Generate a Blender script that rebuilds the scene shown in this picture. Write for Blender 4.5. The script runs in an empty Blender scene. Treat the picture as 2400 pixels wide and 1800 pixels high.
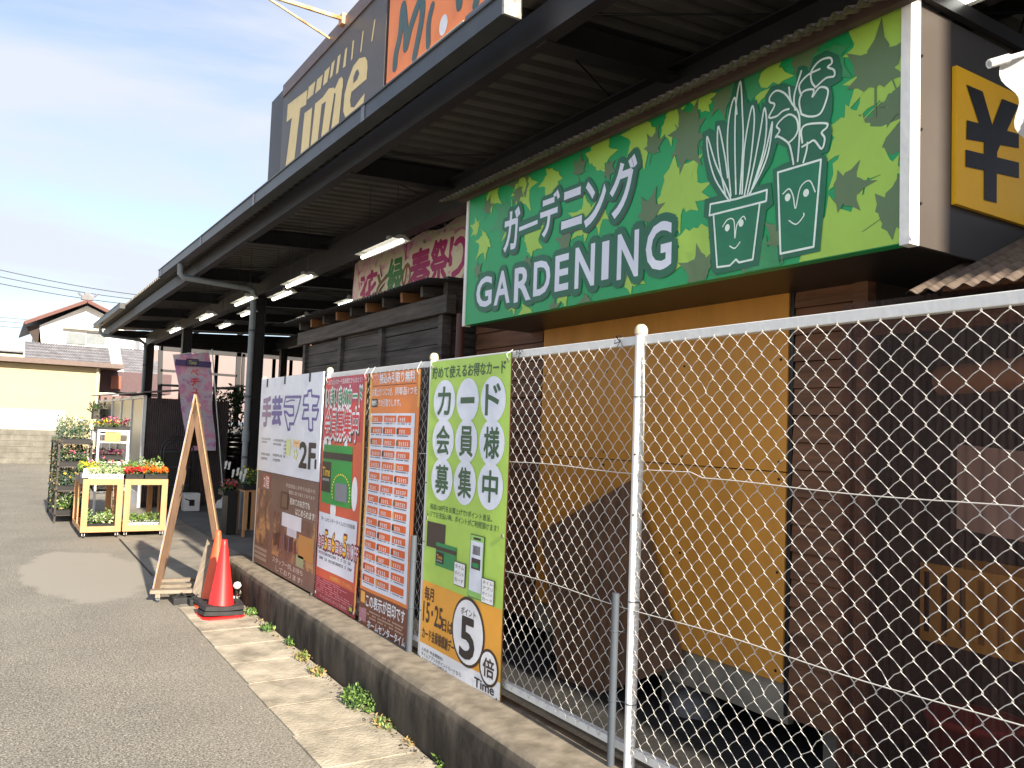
import bpy, math, random
from mathutils import Vector, Matrix
random.seed(11)
R = math.radians
sc = bpy.context.scene
COL = sc.collection

# ------------------------------------------------------------------ camera
FPX = 1942.0; EYE = 1.75                     # focal length in photo pixels (2400 wide), eye height
def _axes():
    rho = math.atan(0.037)
    yc = Vector((-1222.0, -71.0, -FPX)).normalized()
    tp = (math.sin(rho) * yc.x + math.cos(rho) * yc.y) / yc.z
    p = math.atan(tp)
    uc = Vector((math.sin(rho) * math.cos(p), math.cos(rho) * math.cos(p), -math.sin(p)))
    return Matrix((yc.cross(uc), yc, uc))
AX = _axes()                                 # rows: world axes seen from the camera
cam_d = bpy.data.cameras.new('camera'); cam = bpy.data.objects.new('camera', cam_d); COL.objects.link(cam)
cam.matrix_world = Matrix.Translation((0, 0, EYE)) @ AX.to_4x4()
cam_d.sensor_width = 36; cam_d.lens = 36 * FPX / 2400; cam_d.clip_end = 2000; cam_d.clip_start = 0.05
sc.camera = cam

def at(px, py, X=None, Y=None, Z=None):
    d = AX @ Vector((px - 1200, 900 - py, -FPX))
    if X is not None: t = X / d.x
    elif Y is not None: t = Y / d.y
    else: t = (Z - EYE) / d.z
    return Vector((d.x * t, d.y * t, EYE + d.z * t))

# ------------------------------------------------------------------ light
SUN_EL = 27.0
w = bpy.data.worlds.new('World'); sc.world = w; w.use_nodes = True
nt = w.node_tree; nt.nodes.clear()
N = nt.nodes.new; L = nt.links.new
sky = N('ShaderNodeTexSky'); sky.sky_type = 'NISHITA'; sky.sun_disc = False
sky.sun_elevation = R(SUN_EL); sky.sun_rotation = R(182.6); sky.air_density = 1.0; sky.dust_density = 0.9; sky.ozone_density = 1.0
bg = N('ShaderNodeBackground'); bg.inputs[1].default_value = 0.105
tn = N('ShaderNodeMix'); tn.data_type = 'RGBA'; tn.blend_type = 'MULTIPLY'; tn.inputs[0].default_value = 1; tn.inputs[7].default_value = (0.95, 0.95, 1.0, 1)
L(sky.outputs[0], tn.inputs[6]); L(tn.outputs[2], bg.inputs[0])
tc = N('ShaderNodeTexCoord'); mp = N('ShaderNodeMapping'); mp.inputs['Scale'].default_value = (1.0, 1.3, 3.4)
mp.inputs['Rotation'].default_value = (0, R(22), R(20))
no = N('ShaderNodeTexNoise'); no.inputs['Scale'].default_value = 1.5; no.inputs['Detail'].default_value = 7; no.inputs['Roughness'].default_value = 0.52
no.inputs['Distortion'].default_value = 0.35
rp = N('ShaderNodeValToRGB'); rp.color_ramp.elements[0].position = 0.41; rp.color_ramp.elements[1].position = 0.59
rp.color_ramp.elements[0].color = (0.04,) * 3 + (1,); rp.color_ramp.elements[1].color = (0.97,) * 3 + (1,)
L(tc.outputs['Generated'], mp.inputs[0]); L(mp.outputs[0], no.inputs['Vector']); L(no.outputs['Fac'], rp.inputs[0])
bc = N('ShaderNodeBackground'); bc.inputs[0].default_value = (0.80, 0.85, 0.96, 1); bc.inputs[1].default_value = 0.455
mx = N('ShaderNodeMixShader'); out = N('ShaderNodeOutputWorld')
L(rp.outputs[0], mx.inputs[0]); L(bg.outputs[0], mx.inputs[1]); L(bc.outputs[0], mx.inputs[2]); L(mx.outputs[0], out.inputs[0])
sun_d = bpy.data.lights.new('sun', 'SUN'); sun_d.energy = 5.0; sun_d.angle = R(1.0); sun_d.color = (1.0, 0.90, 0.74)
sun = bpy.data.objects.new('sun', sun_d); COL.objects.link(sun)
ld = Vector((0.03, 1.0, -math.tan(R(SUN_EL)))).normalized()
sun.rotation_euler = ld.to_track_quat('-Z', 'Y').to_euler()
sc.view_settings.view_transform = 'Standard'; sc.view_settings.look = 'None'
sc.view_settings.exposure = 1.2; sc.view_settings.gamma = 1; sc.view_settings.use_curve_mapping = False

# ------------------------------------------------------------------ materials
_M = {}
def s2l(c): return tuple((v / 12.92 if v <= 0.04045 else ((v + 0.055) / 1.055) ** 2.4) for v in c)
def mat(name, c, rough=0.6, metal=0.0, var=0.12, scale=6.0, bump=0.0, bscale=None, c2=None, spec=None, alpha=None, emit=None, stretch=None, detail=6, trans=None):
    """procedural material: base colour varied by noise, optional second colour, bump"""
    if name in _M: return _M[name]
    m = bpy.data.materials.new(name); m.use_nodes = True; t = m.node_tree; b = t.nodes['Principled BSDF']
    b.inputs['Roughness'].default_value = rough; b.inputs['Metallic'].default_value = metal
    if spec is not None: b.inputs['Specular IOR Level'].default_value = spec
    co = t.nodes.new('ShaderNodeTexCoord'); mpn = t.nodes.new('ShaderNodeMapping'); t.links.new(co.outputs['Object'], mpn.inputs[0])
    if stretch: mpn.inputs['Scale'].default_value = stretch
    n = t.nodes.new('ShaderNodeTexNoise'); n.inputs['Scale'].default_value = scale; n.inputs['Detail'].default_value = detail; n.inputs['Roughness'].default_value = 0.62
    t.links.new(mpn.outputs[0], n.inputs['Vector'])
    r = t.nodes.new('ShaderNodeValToRGB'); r.color_ramp.elements[0].position = 0.32; r.color_ramp.elements[1].position = 0.70
    a = tuple(max(0, v * (1 - var)) for v in c) + (1,); d = tuple(min(1, v * (1 + var)) for v in (c2 or c)) + (1,)
    r.color_ramp.elements[0].color = a; r.color_ramp.elements[1].color = d
    t.links.new(n.outputs['Fac'], r.inputs[0]); t.links.new(r.outputs[0], b.inputs['Base Color'])
    if bump:
        n2 = t.nodes.new('ShaderNodeTexNoise'); n2.inputs['Scale'].default_value = bscale or scale * 4; n2.inputs['Detail'].default_value = 5
        t.links.new(mpn.outputs[0], n2.inputs['Vector'])
        bp = t.nodes.new('ShaderNodeBump'); bp.inputs['Strength'].default_value = bump; bp.inputs['Distance'].default_value = 0.02
        t.links.new(n2.outputs['Fac'], bp.inputs['Height']); t.links.new(bp.outputs[0], b.inputs['Normal'])
    if emit:
        b.inputs['Emission Color'].default_value = tuple(emit[:3]) + (1,); b.inputs['Emission Strength'].default_value = emit[3]
    if trans:
        o = t.nodes['Material Output']; tr = t.nodes.new('ShaderNodeBsdfTransparent'); tr.inputs[0].default_value = tuple(trans[:3]) + (1,)
        ms = t.nodes.new('ShaderNodeMixShader'); ms.inputs[0].default_value = trans[3]
        t.links.new(b.outputs[0], ms.inputs[1]); t.links.new(tr.outputs[0], ms.inputs[2]); t.links.new(ms.outputs[0], o.inputs[0])
    _M[name] = m
    return m

def ink(r, g, b_, rough=0.45, name=None):
    """flat print colour given as sRGB 0-255 of the pigment"""
    c = s2l((r / 255, g / 255, b_ / 255))
    return mat(name or 'ink_%d_%d_%d' % (r, g, b_), c, rough, var=0.07, scale=2.2, bump=0.22, bscale=4.5)

def asphalt():
    m = bpy.data.materials.new('asphalt'); m.use_nodes = True; t = m.node_tree; b = t.nodes['Principled BSDF']; nn = t.nodes.new; l = t.links.new
    b.inputs['Roughness'].default_value = 0.9; b.inputs['Specular IOR Level'].default_value = 0.25
    co = nn('ShaderNodeTexCoord')
    def noise(s, d=6, rgh=0.6):
        n = nn('ShaderNodeTexNoise'); n.inputs['Scale'].default_value = s; n.inputs['Detail'].default_value = d; n.inputs['Roughness'].default_value = rgh
        l(co.outputs['Object'], n.inputs['Vector']); return n
    fine = noise(80, 3, 0.9); r1 = nn('ShaderNodeValToRGB'); l(fine.outputs['Fac'], r1.inputs[0])
    r1.color_ramp.elements[0].position = 0.42; r1.color_ramp.elements[0].color = (0.078, 0.073, 0.064, 1)
    r1.color_ramp.elements[1].position = 0.60; r1.color_ramp.elements[1].color = (0.36, 0.335, 0.29, 1)
    big = noise(0.9, 6, 0.6); r2 = nn('ShaderNodeValToRGB'); l(big.outputs['Fac'], r2.inputs[0])
    r2.color_ramp.elements[0].position = 0.3; r2.color_ramp.elements[0].color = (0.80, 0.80, 0.80, 1)
    r2.color_ramp.elements[1].position = 0.75; r2.color_ramp.elements[1].color = (1.12, 1.11, 1.08, 1)
    mul = nn('ShaderNodeMix'); mul.data_type = 'RGBA'; mul.blend_type = 'MULTIPLY'; mul.inputs[0].default_value = 1
    vo = nn('ShaderNodeTexVoronoi'); vo.inputs['Scale'].default_value = 125; l(co.outputs['Object'], vo.inputs['Vector'])
    sx = nn('ShaderNodeSeparateColor'); l(vo.outputs['Color'], sx.inputs[0]); mr = nn('ShaderNodeMapRange'); l(sx.outputs[0], mr.inputs[0]); mr.inputs[3].default_value = 0.70; mr.inputs[4].default_value = 1.50
    mg = nn('ShaderNodeMix'); mg.data_type = 'RGBA'; mg.blend_type = 'MULTIPLY'; mg.inputs[0].default_value = 1; l(r1.outputs[0], mg.inputs[6]); l(mr.outputs[0], mg.inputs[7])
    l(mg.outputs[2], mul.inputs[6]); l(r2.outputs[0], mul.inputs[7])
    # a worn, dusty pale patch near the carts: noise-edged ellipse fixed to the ground
    sp = nn('ShaderNodeSeparateXYZ'); l(co.outputs['Object'], sp.inputs[0])
    def mth(op, a, bb):
        q = nn('ShaderNodeMath'); q.operation = op
        for i, v in enumerate((a, bb)):
            if isinstance(v, (int, float)): q.inputs[i].default_value = v
            else: l(v, q.inputs[i])
        return q.outputs[0]
    dx = mth('DIVIDE', mth('SUBTRACT', sp.outputs[0], 1.02), 0.68); dy = mth('DIVIDE', mth('SUBTRACT', sp.outputs[1], 10.6), 1.75)
    e = mth('ADD', mth('MULTIPLY', dx, dx), mth('MULTIPLY', dy, dy))
    e2 = mth('ADD', e, mth('MULTIPLY', mth('SUBTRACT', noise(1.7, 4).outputs['Fac'], 0.5), 1.5))
    r3 = nn('ShaderNodeValToRGB'); l(e2, r3.inputs[0]); r3.color_ramp.elements[0].position = 0.80; r3.color_ramp.elements[0].color = (1, 1, 1, 1)
    r3.color_ramp.elements[1].position = 1.04; r3.color_ramp.elements[1].color = (0, 0, 0, 1)
    m2 = nn('ShaderNodeMix'); m2.data_type = 'RGBA'; q7 = mth('MULTIPLY', r3.outputs[0], .88); l(q7, m2.inputs[0]); l(mul.outputs[2], m2.inputs[6]); m2.inputs[7].default_value = (0.30, 0.275, 0.235, 1)
    # pale dust towards the slab edge
    ed = mth('MULTIPLY', mth('SUBTRACT', sp.outputs[0], 0.9), 0.9)
    ed2 = mth('MULTIPLY', ed, noise(14, 4).outputs['Fac'])
    cl = nn('ShaderNodeClamp'); l(ed2, cl.inputs[0]); cl.inputs[2].default_value = 0.5
    m3 = nn('ShaderNodeMix'); m3.data_type = 'RGBA'; l(cl.outputs[0], m3.inputs[0]); l(m2.outputs[2], m3.inputs[6]); m3.inputs[7].default_value = (0.30, 0.265, 0.21, 1)
    l(m3.outputs[2], b.inputs['Base Color'])
    bp = nn('ShaderNodeBump'); bp.inputs['Strength'].default_value = 0.12; bp.inputs['Distance'].default_value = 0.004; l(fine.outputs['Fac'], bp.inputs['Height']); l(bp.outputs[0], b.inputs['Normal'])
    return m

def curb_mat():
    """weathered concrete: paler top, darker sides mixing black drip stains with painted shade"""
    m = bpy.data.materials.new('weathered_concrete'); m.use_nodes = True; t = m.node_tree; b = t.nodes['Principled BSDF']; nn = t.nodes.new; l = t.links.new
    b.inputs['Roughness'].default_value = 0.95; b.inputs['Specular IOR Level'].default_value = 0.2
    co = nn('ShaderNodeTexCoord'); mpn = nn('ShaderNodeMapping'); mpn.inputs['Scale'].default_value = (3.2, 3.2, 1.1); l(co.outputs['Object'], mpn.inputs[0])
    n = nn('ShaderNodeTexNoise'); n.inputs['Scale'].default_value = 2.2; n.inputs['Detail'].default_value = 8; l(mpn.outputs[0], n.inputs['Vector'])
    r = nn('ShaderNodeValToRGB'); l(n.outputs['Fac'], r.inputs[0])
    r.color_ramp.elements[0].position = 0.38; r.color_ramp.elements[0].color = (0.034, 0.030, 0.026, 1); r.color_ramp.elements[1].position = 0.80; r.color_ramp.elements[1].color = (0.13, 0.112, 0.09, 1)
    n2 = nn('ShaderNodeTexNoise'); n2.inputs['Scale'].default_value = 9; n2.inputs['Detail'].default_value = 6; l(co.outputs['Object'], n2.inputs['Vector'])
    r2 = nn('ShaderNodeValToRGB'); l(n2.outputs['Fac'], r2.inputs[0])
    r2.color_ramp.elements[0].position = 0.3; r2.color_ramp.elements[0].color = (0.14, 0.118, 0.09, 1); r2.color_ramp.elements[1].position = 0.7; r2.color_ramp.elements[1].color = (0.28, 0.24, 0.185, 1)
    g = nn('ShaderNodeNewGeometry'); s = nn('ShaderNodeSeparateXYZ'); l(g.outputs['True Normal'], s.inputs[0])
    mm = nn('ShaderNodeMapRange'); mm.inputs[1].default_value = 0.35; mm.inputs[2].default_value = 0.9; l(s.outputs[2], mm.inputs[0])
    mi = nn('ShaderNodeMix'); mi.data_type = 'RGBA'; l(mm.outputs[0], mi.inputs[0]); l(r.outputs[0], mi.inputs[6]); l(r2.outputs[0], mi.inputs[7]); l(mi.outputs[2], b.inputs['Base Color'])  # upright faces get the dark colour: stains and shade together
    bp = nn('ShaderNodeBump'); bp.inputs['Strength'].default_value = 0.5; bp.inputs['Distance'].default_value = 0.02; l(n2.outputs['Fac'], bp.inputs['Height']); l(bp.outputs[0], b.inputs['Normal'])
    return m

def bloom_mat(name, cols, scale):
    """printed flower photograph: soft patches of several colours"""
    m = bpy.data.materials.new(name); m.use_nodes = True; t = m.node_tree; b = t.nodes['Principled BSDF']; b.inputs['Roughness'].default_value = 0.6
    co = t.nodes.new('ShaderNodeTexCoord'); n = t.nodes.new('ShaderNodeTexNoise'); n.inputs['Scale'].default_value = scale; n.inputs['Detail'].default_value = 8; n.inputs['Roughness'].default_value = 0.7; n.inputs['Distortion'].default_value = 0.6
    t.links.new(co.outputs['Object'], n.inputs['Vector']); r = t.nodes.new('ShaderNodeValToRGB'); t.links.new(n.outputs['Fac'], r.inputs[0])
    k = len(cols)
    while len(r.color_ramp.elements) < k: r.color_ramp.elements.new(0.5)
    for i, c in enumerate(cols):
        r.color_ramp.elements[i].position = 0.3 + 0.42 * i / (k - 1); r.color_ramp.elements[i].color = s2l(tuple(v / 255 for v in c)) + (1,)
    t.links.new(r.outputs[0], b.inputs['Base Color']); return m

M_ASPH = asphalt(); M_CURB = curb_mat()
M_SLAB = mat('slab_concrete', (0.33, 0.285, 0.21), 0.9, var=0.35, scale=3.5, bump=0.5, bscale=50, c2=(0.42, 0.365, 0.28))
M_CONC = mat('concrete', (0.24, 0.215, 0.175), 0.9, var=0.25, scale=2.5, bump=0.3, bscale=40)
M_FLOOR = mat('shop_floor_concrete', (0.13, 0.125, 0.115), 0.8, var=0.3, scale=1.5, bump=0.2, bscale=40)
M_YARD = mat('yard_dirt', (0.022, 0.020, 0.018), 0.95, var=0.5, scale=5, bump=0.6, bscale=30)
M_WHITE = mat('white_coated_steel', (0.78, 0.78, 0.76), 0.45, var=0.06, scale=9, bump=0.05)
M_WIRE = mat('cream_coated_wire', (0.62, 0.60, 0.56), 0.5, var=0.08, scale=20)
M_GREYP = mat('grey_pvc_pipe', (0.075, 0.088, 0.108), 0.5, var=0.12, scale=8)
M_DARK = mat('dark_steel', (0.022, 0.020, 0.022), 0.5, var=0.25, scale=5, bump=0.05)
M_DECK = mat('dark_roof_deck', (0.13, 0.122, 0.108), 0.65, var=0.2, scale=2)
M_ROOFTOP = mat('weathered_roof_sheet', (0.19, 0.165, 0.13), 0.7, var=0.3, scale=4)
M_GUT = mat('charcoal_gutter', (0.050, 0.055, 0.058), 0.4, var=0.25, scale=3, bump=0.05)
M_SIGNB = mat('charcoal_sign_panel', (0.115, 0.103, 0.098), 0.5, var=0.08, scale=2)
M_GOLD = mat('gold_print', s2l((0.93, 0.83, 0.58)), 0.5, var=0.05)
M_ORANGE = mat('orange_panel', s2l((1.0, 0.56, 0.30)), 0.5, var=0.03)
M_GREY = mat('brown_grey_sheet', (0.085, 0.070, 0.060), 0.45, var=0.12, scale=1.6, bump=0.08, bscale=3)
M_DGREY = mat('dark_grey_sheet', (0.055, 0.052, 0.054), 0.5, var=0.1, scale=2)
M_OCHRE = mat('ochre_painted_board', (0.74, 0.32, 0.045), 0.55, var=0.10, scale=2.4, bump=0.08, bscale=9, stretch=(1, 2.2, 0.5))
M_SIDING = mat('brown_stained_siding', (0.19, 0.082, 0.038), 0.65, var=0.4, scale=7, bump=0.2, stretch=(1, 0.25, 3))
M_PLY = mat('brown_plywood', (0.19, 0.10, 0.055), 0.8, var=0.35, scale=5, bump=0.15, stretch=(1, 3, 0.6))
M_SHED = mat('black_brown_plank', (0.040, 0.033, 0.028), 0.75, var=0.55, scale=5, bump=0.4, stretch=(1, 0.25, 4), c2=(0.07, 0.058, 0.05))
M_RAFT = mat('orange_brown_wood', (0.22, 0.09, 0.03), 0.7, var=0.4, scale=6)
M_POLY = mat('brown_smoked_polycarbonate', (0.085, 0.055, 0.050), 0.30, var=0.7, scale=4, stretch=(1, 9, 0.12), trans=(0.95, 0.85, 0.80, 0.76))
M_WOOD = mat('weathered_brown_wood', (0.12, 0.066, 0.036), 0.75, var=0.35, scale=5, bump=0.3, stretch=(3, 3, 0.4))
M_WOODE = mat('pale_wood_edge', (0.34, 0.21, 0.11), 0.7, var=0.2, scale=6)
M_GWOOD = mat('greyed_wood', (0.26, 0.21, 0.16), 0.85, var=0.35, scale=6, bump=0.3, stretch=(1, 4, 1))
M_PINE = mat('light_pine', (0.52, 0.275, 0.125), 0.6, var=0.16, scale=5, stretch=(4, 4, 0.5))
M_CONE = mat('red_plastic', (0.80, 0.022, 0.022), 0.42, var=0.06, scale=5)
M_CONE2 = mat('faded_orange_plastic', (0.72, 0.10, 0.035), 0.5, var=0.12, scale=5)
M_RUB = mat('black_rubber', (0.022, 0.022, 0.024), 0.75, var=0.3, scale=12, bump=0.2)
M_TUBE = mat('lit_fluorescent_tube', (0.9, 0.9, 0.85), 0.4, var=0.0, emit=(1.0, 0.98, 0.90, 3.0))
M_LAMPH = mat('lamp_housing', (0.30, 0.29, 0.25), 0.5)
M_BLACK = mat('black_plastic', (0.015, 0.015, 0.016), 0.4)
G1 = mat('leaf_dark', (0.035, 0.075, 0.020), 0.6, var=0.3); G2 = mat('leaf_mid', (0.075, 0.15, 0.035), 0.6, var=0.3)
G3 = mat('leaf_light', (0.17, 0.28, 0.055), 0.6, var=0.3); G4 = mat('leaf_pale', (0.42, 0.50, 0.27), 0.6, var=0.2)
G5 = mat('leaf_silver', (0.09, 0.13, 0.11), 0.6, var=0.2); GY = mat('dry_leaf', (0.33, 0.24, 0.09), 0.8, var=0.3)
FY = mat('petal_yellow', (0.80, 0.58, 0.02), 0.6); FR = mat('petal_red', (0.62, 0.008, 0.015), 0.6); FO = mat('petal_orange', (0.90, 0.15, 0.005), 0.6)
FP = mat('petal_purple', (0.13, 0.01, 0.05), 0.6); FW = mat('petal_white', (0.8, 0.8, 0.74), 0.6); FK = mat('petal_pink', (0.7, 0.15, 0.25), 0.6)
WHT = ink(238, 240, 245, name='print_white'); BLK = ink(32, 28, 30, name='print_black')

# ------------------------------------------------------------------ mesh helpers
def tag(o, label=None, cat=None, group=None, kind=None):
    if label: o['label'] = label
    if cat: o['category'] = cat
    if group: o['group'] = group
    if kind: o['kind'] = kind
    return o
def thing(name, label, cat, loc=(0, 0, 0), group=None):
    o = bpy.data.objects.new(name, None); COL.objects.link(o); o.location = loc; o.empty_display_size = 0.2
    return tag(o, label, cat, group)

class MB:
    def __init__(s): s.v = []; s.f = []; s.m = []; s.sm = []; s.mats = []
    def mi(s, m):
        if m not in s.mats: s.mats.append(m)
        return s.mats.index(m)
    def add(s, vs, fs, m, smooth=False):
        b = len(s.v); i = s.mi(m); s.v += [tuple(v) for v in vs]
        for f in fs: s.f.append(tuple(b + k for k in f)); s.m.append(i); s.sm.append(smooth)
        return s
    def box(s, x0, x1, y0, y1, z0, z1, m, M4=None):
        vs = [Vector((x, y, z)) for x in (x0, x1) for y in (y0, y1) for z in (z0, z1)]
        if M4: vs = [M4 @ v for v in vs]
        return s.add(vs, [(0, 1, 3, 2), (4, 6, 7, 5), (0, 4, 5, 1), (2, 3, 7, 6), (0, 2, 6, 4), (1, 5, 7, 3)], m)
    def beam(s, p, q, wd, ht, m, up=(0, 0, 1)):
        """box bar from p to q, wd across, ht along up"""
        p = Vector(p); q = Vector(q); d = (q - p).normalized(); u = Vector(up); sd = d.cross(u).normalized(); u = sd.cross(d).normalized()
        vs = [e + sd * a * wd / 2 + u * b * ht / 2 for e in (p, q) for a, b in ((-1, -1), (1, -1), (1, 1), (-1, 1))]
        return s.add(vs, [(3, 2, 1, 0), (4, 5, 6, 7), (0, 1, 5, 4), (1, 2, 6, 5), (2, 3, 7, 6), (3, 0, 4, 7)], m)
    def tube(s, path, r, m, n=8, cap=True, smooth=True):
        path = [Vector(p) for p in path]; rr = r if isinstance(r, (list, tuple)) else [r] * len(path); vs = []; fs = []; last = None
        for i, p in enumerate(path):
            d = (path[min(i + 1, len(path) - 1)] - path[max(i - 1, 0)]).normalized()
            a = last if last is not None else (Vector((0, 0, 1)) if abs(d.z) < 0.9 else Vector((1, 0, 0)))
            a = (a - d * a.dot(d)).normalized(); last = a; b = d.cross(a)
            for k in range(n):
                t = 2 * math.pi * k / n; vs.append(p + (a * math.cos(t) + b * math.sin(t)) * rr[i])
        for i in range(len(path) - 1):
            for k in range(n):
                k2 = (k + 1) % n; fs.append((i * n + k, i * n + k2, (i + 1) * n + k2, (i + 1) * n + k))
        s.add(vs, fs, m, smooth)
        if cap:
            s.add(vs[:n], [tuple(range(n))[::-1]], m); s.add(vs[-n:], [tuple(range(n))], m)
        return s
    def lathe(s, prof, c, m, n=24, smooth=True):
        vs = []; fs = []
        for r, z in prof:
            for k in range(n): t = 2 * math.pi * k / n; vs.append((c[0] + r * math.cos(t), c[1] + r * math.sin(t), c[2] + z))
        for i in range(len(prof) - 1):
            for k in range(n): k2 = (k + 1) % n; fs.append((i * n + k, i * n + k2, (i + 1) * n + k2, (i + 1) * n + k))
        return s.add(vs, fs, m, smooth)
    def sheet(s, p00, p10, p01, nu, nv, fn, m, smooth=True):
        """grid p00 -> p10 (u), p00 -> p01 (v); fn(u, v) gives an offset vector"""
        p00 = Vector(p00); a = Vector(p10) - p00; b = Vector(p01) - p00
        vs = [p00 + a * (i / nu) + b * (j / nv) + Vector(fn(i / nu, j / nv)) for j in range(nv + 1) for i in range(nu + 1)]
        W = nu + 1
        return s.add(vs, [(j * W + i, j * W + i + 1, (j + 1) * W + i + 1, (j + 1) * W + i) for j in range(nv) for i in range(nu)], m, smooth)
    def leaf(s, c, size, m, up=0.3, asp=0.5):
        d = Vector((random.gauss(0, 1), random.gauss(0, 1), random.gauss(0, 1) + up)).normalized()
        e = d.cross(Vector((random.gauss(0, 1), random.gauss(0, 1), random.gauss(0, 1)))).normalized(); c = Vector(c)
        l = size * random.uniform(0.7, 1.3)
        return s.add([c, c + d * l * .5 + e * l * asp * .5, c + d * l, c + d * l * .5 - e * l * asp * .5], [(0, 1, 2, 3)], m)
    def build(s, name, parent=None, bevel=0.0, mesh_loc=None, kind=None, label=None):
        off = Vector(parent.location) if parent is not None else Vector((0, 0, 0))
        if mesh_loc is not None: off = Vector(mesh_loc)
        me = bpy.data.meshes.new(name); me.from_pydata([tuple(Vector(v) - off) for v in s.v], [], s.f)
        for m in s.mats: me.materials.append(m)
        me.polygons.foreach_set('material_index', s.m); me.polygons.foreach_set('use_smooth', s.sm); me.update()
        o = bpy.data.objects.new(name, me); COL.objects.link(o)
        if parent is not None: o.parent = parent
        elif mesh_loc is not None: o.location = off
        if bevel:
            bv = o.modifiers.new('bevel', 'BEVEL'); bv.width = bevel; bv.segments = 2; bv.limit_method = 'ANGLE'
        if kind: o['kind'] = kind
        if label: o['label'] = label
        return o

def dup(root, loc, label=None, rotz=None):
    r = root.copy(); COL.objects.link(r); r.location = loc
    if rotz is not None: r.rotation_euler = (0, 0, rotz)
    if label: r['label'] = label
    for ch in list(root.children):
        c = ch.copy(); COL.objects.link(c); c.parent = r
        for g in list(ch.children):
            d = g.copy(); COL.objects.link(d); d.parent = c
    return r

# ---- flat print on a sign: text and shapes laid on a plane, in layers a millimetre apart
_TC = {}
def text_geo(s, bold):
    k = (s, bold)
    if k in _TC: return _TC[k]
    cu = bpy.data.curves.new('t', 'FONT'); cu.body = s; cu.resolution_u = 3; cu.offset = bold; cu.fill_mode = 'FRONT'
    ob = bpy.data.objects.new('t', cu); me = bpy.data.meshes.new_from_object(ob)
    vs = [(v.co.x, v.co.y) for v in me.vertices]; fs = [tuple(p.vertices) for p in me.polygons]
    bpy.data.objects.remove(ob); bpy.data.curves.remove(cu); bpy.data.meshes.remove(me)
    xs = [v[0] for v in vs]; ys = [v[1] for v in vs]
    x0, x1, y0, y1 = min(xs), max(xs), min(ys), max(ys)
    _TC[k] = ([((x - x0) / max(x1 - x0, 1e-6), (y - y0) / max(y1 - y0, 1e-6)) for x, y in vs], fs, (x1 - x0) / max(y1 - y0, 1e-6))
    return _TC[k]

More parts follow.
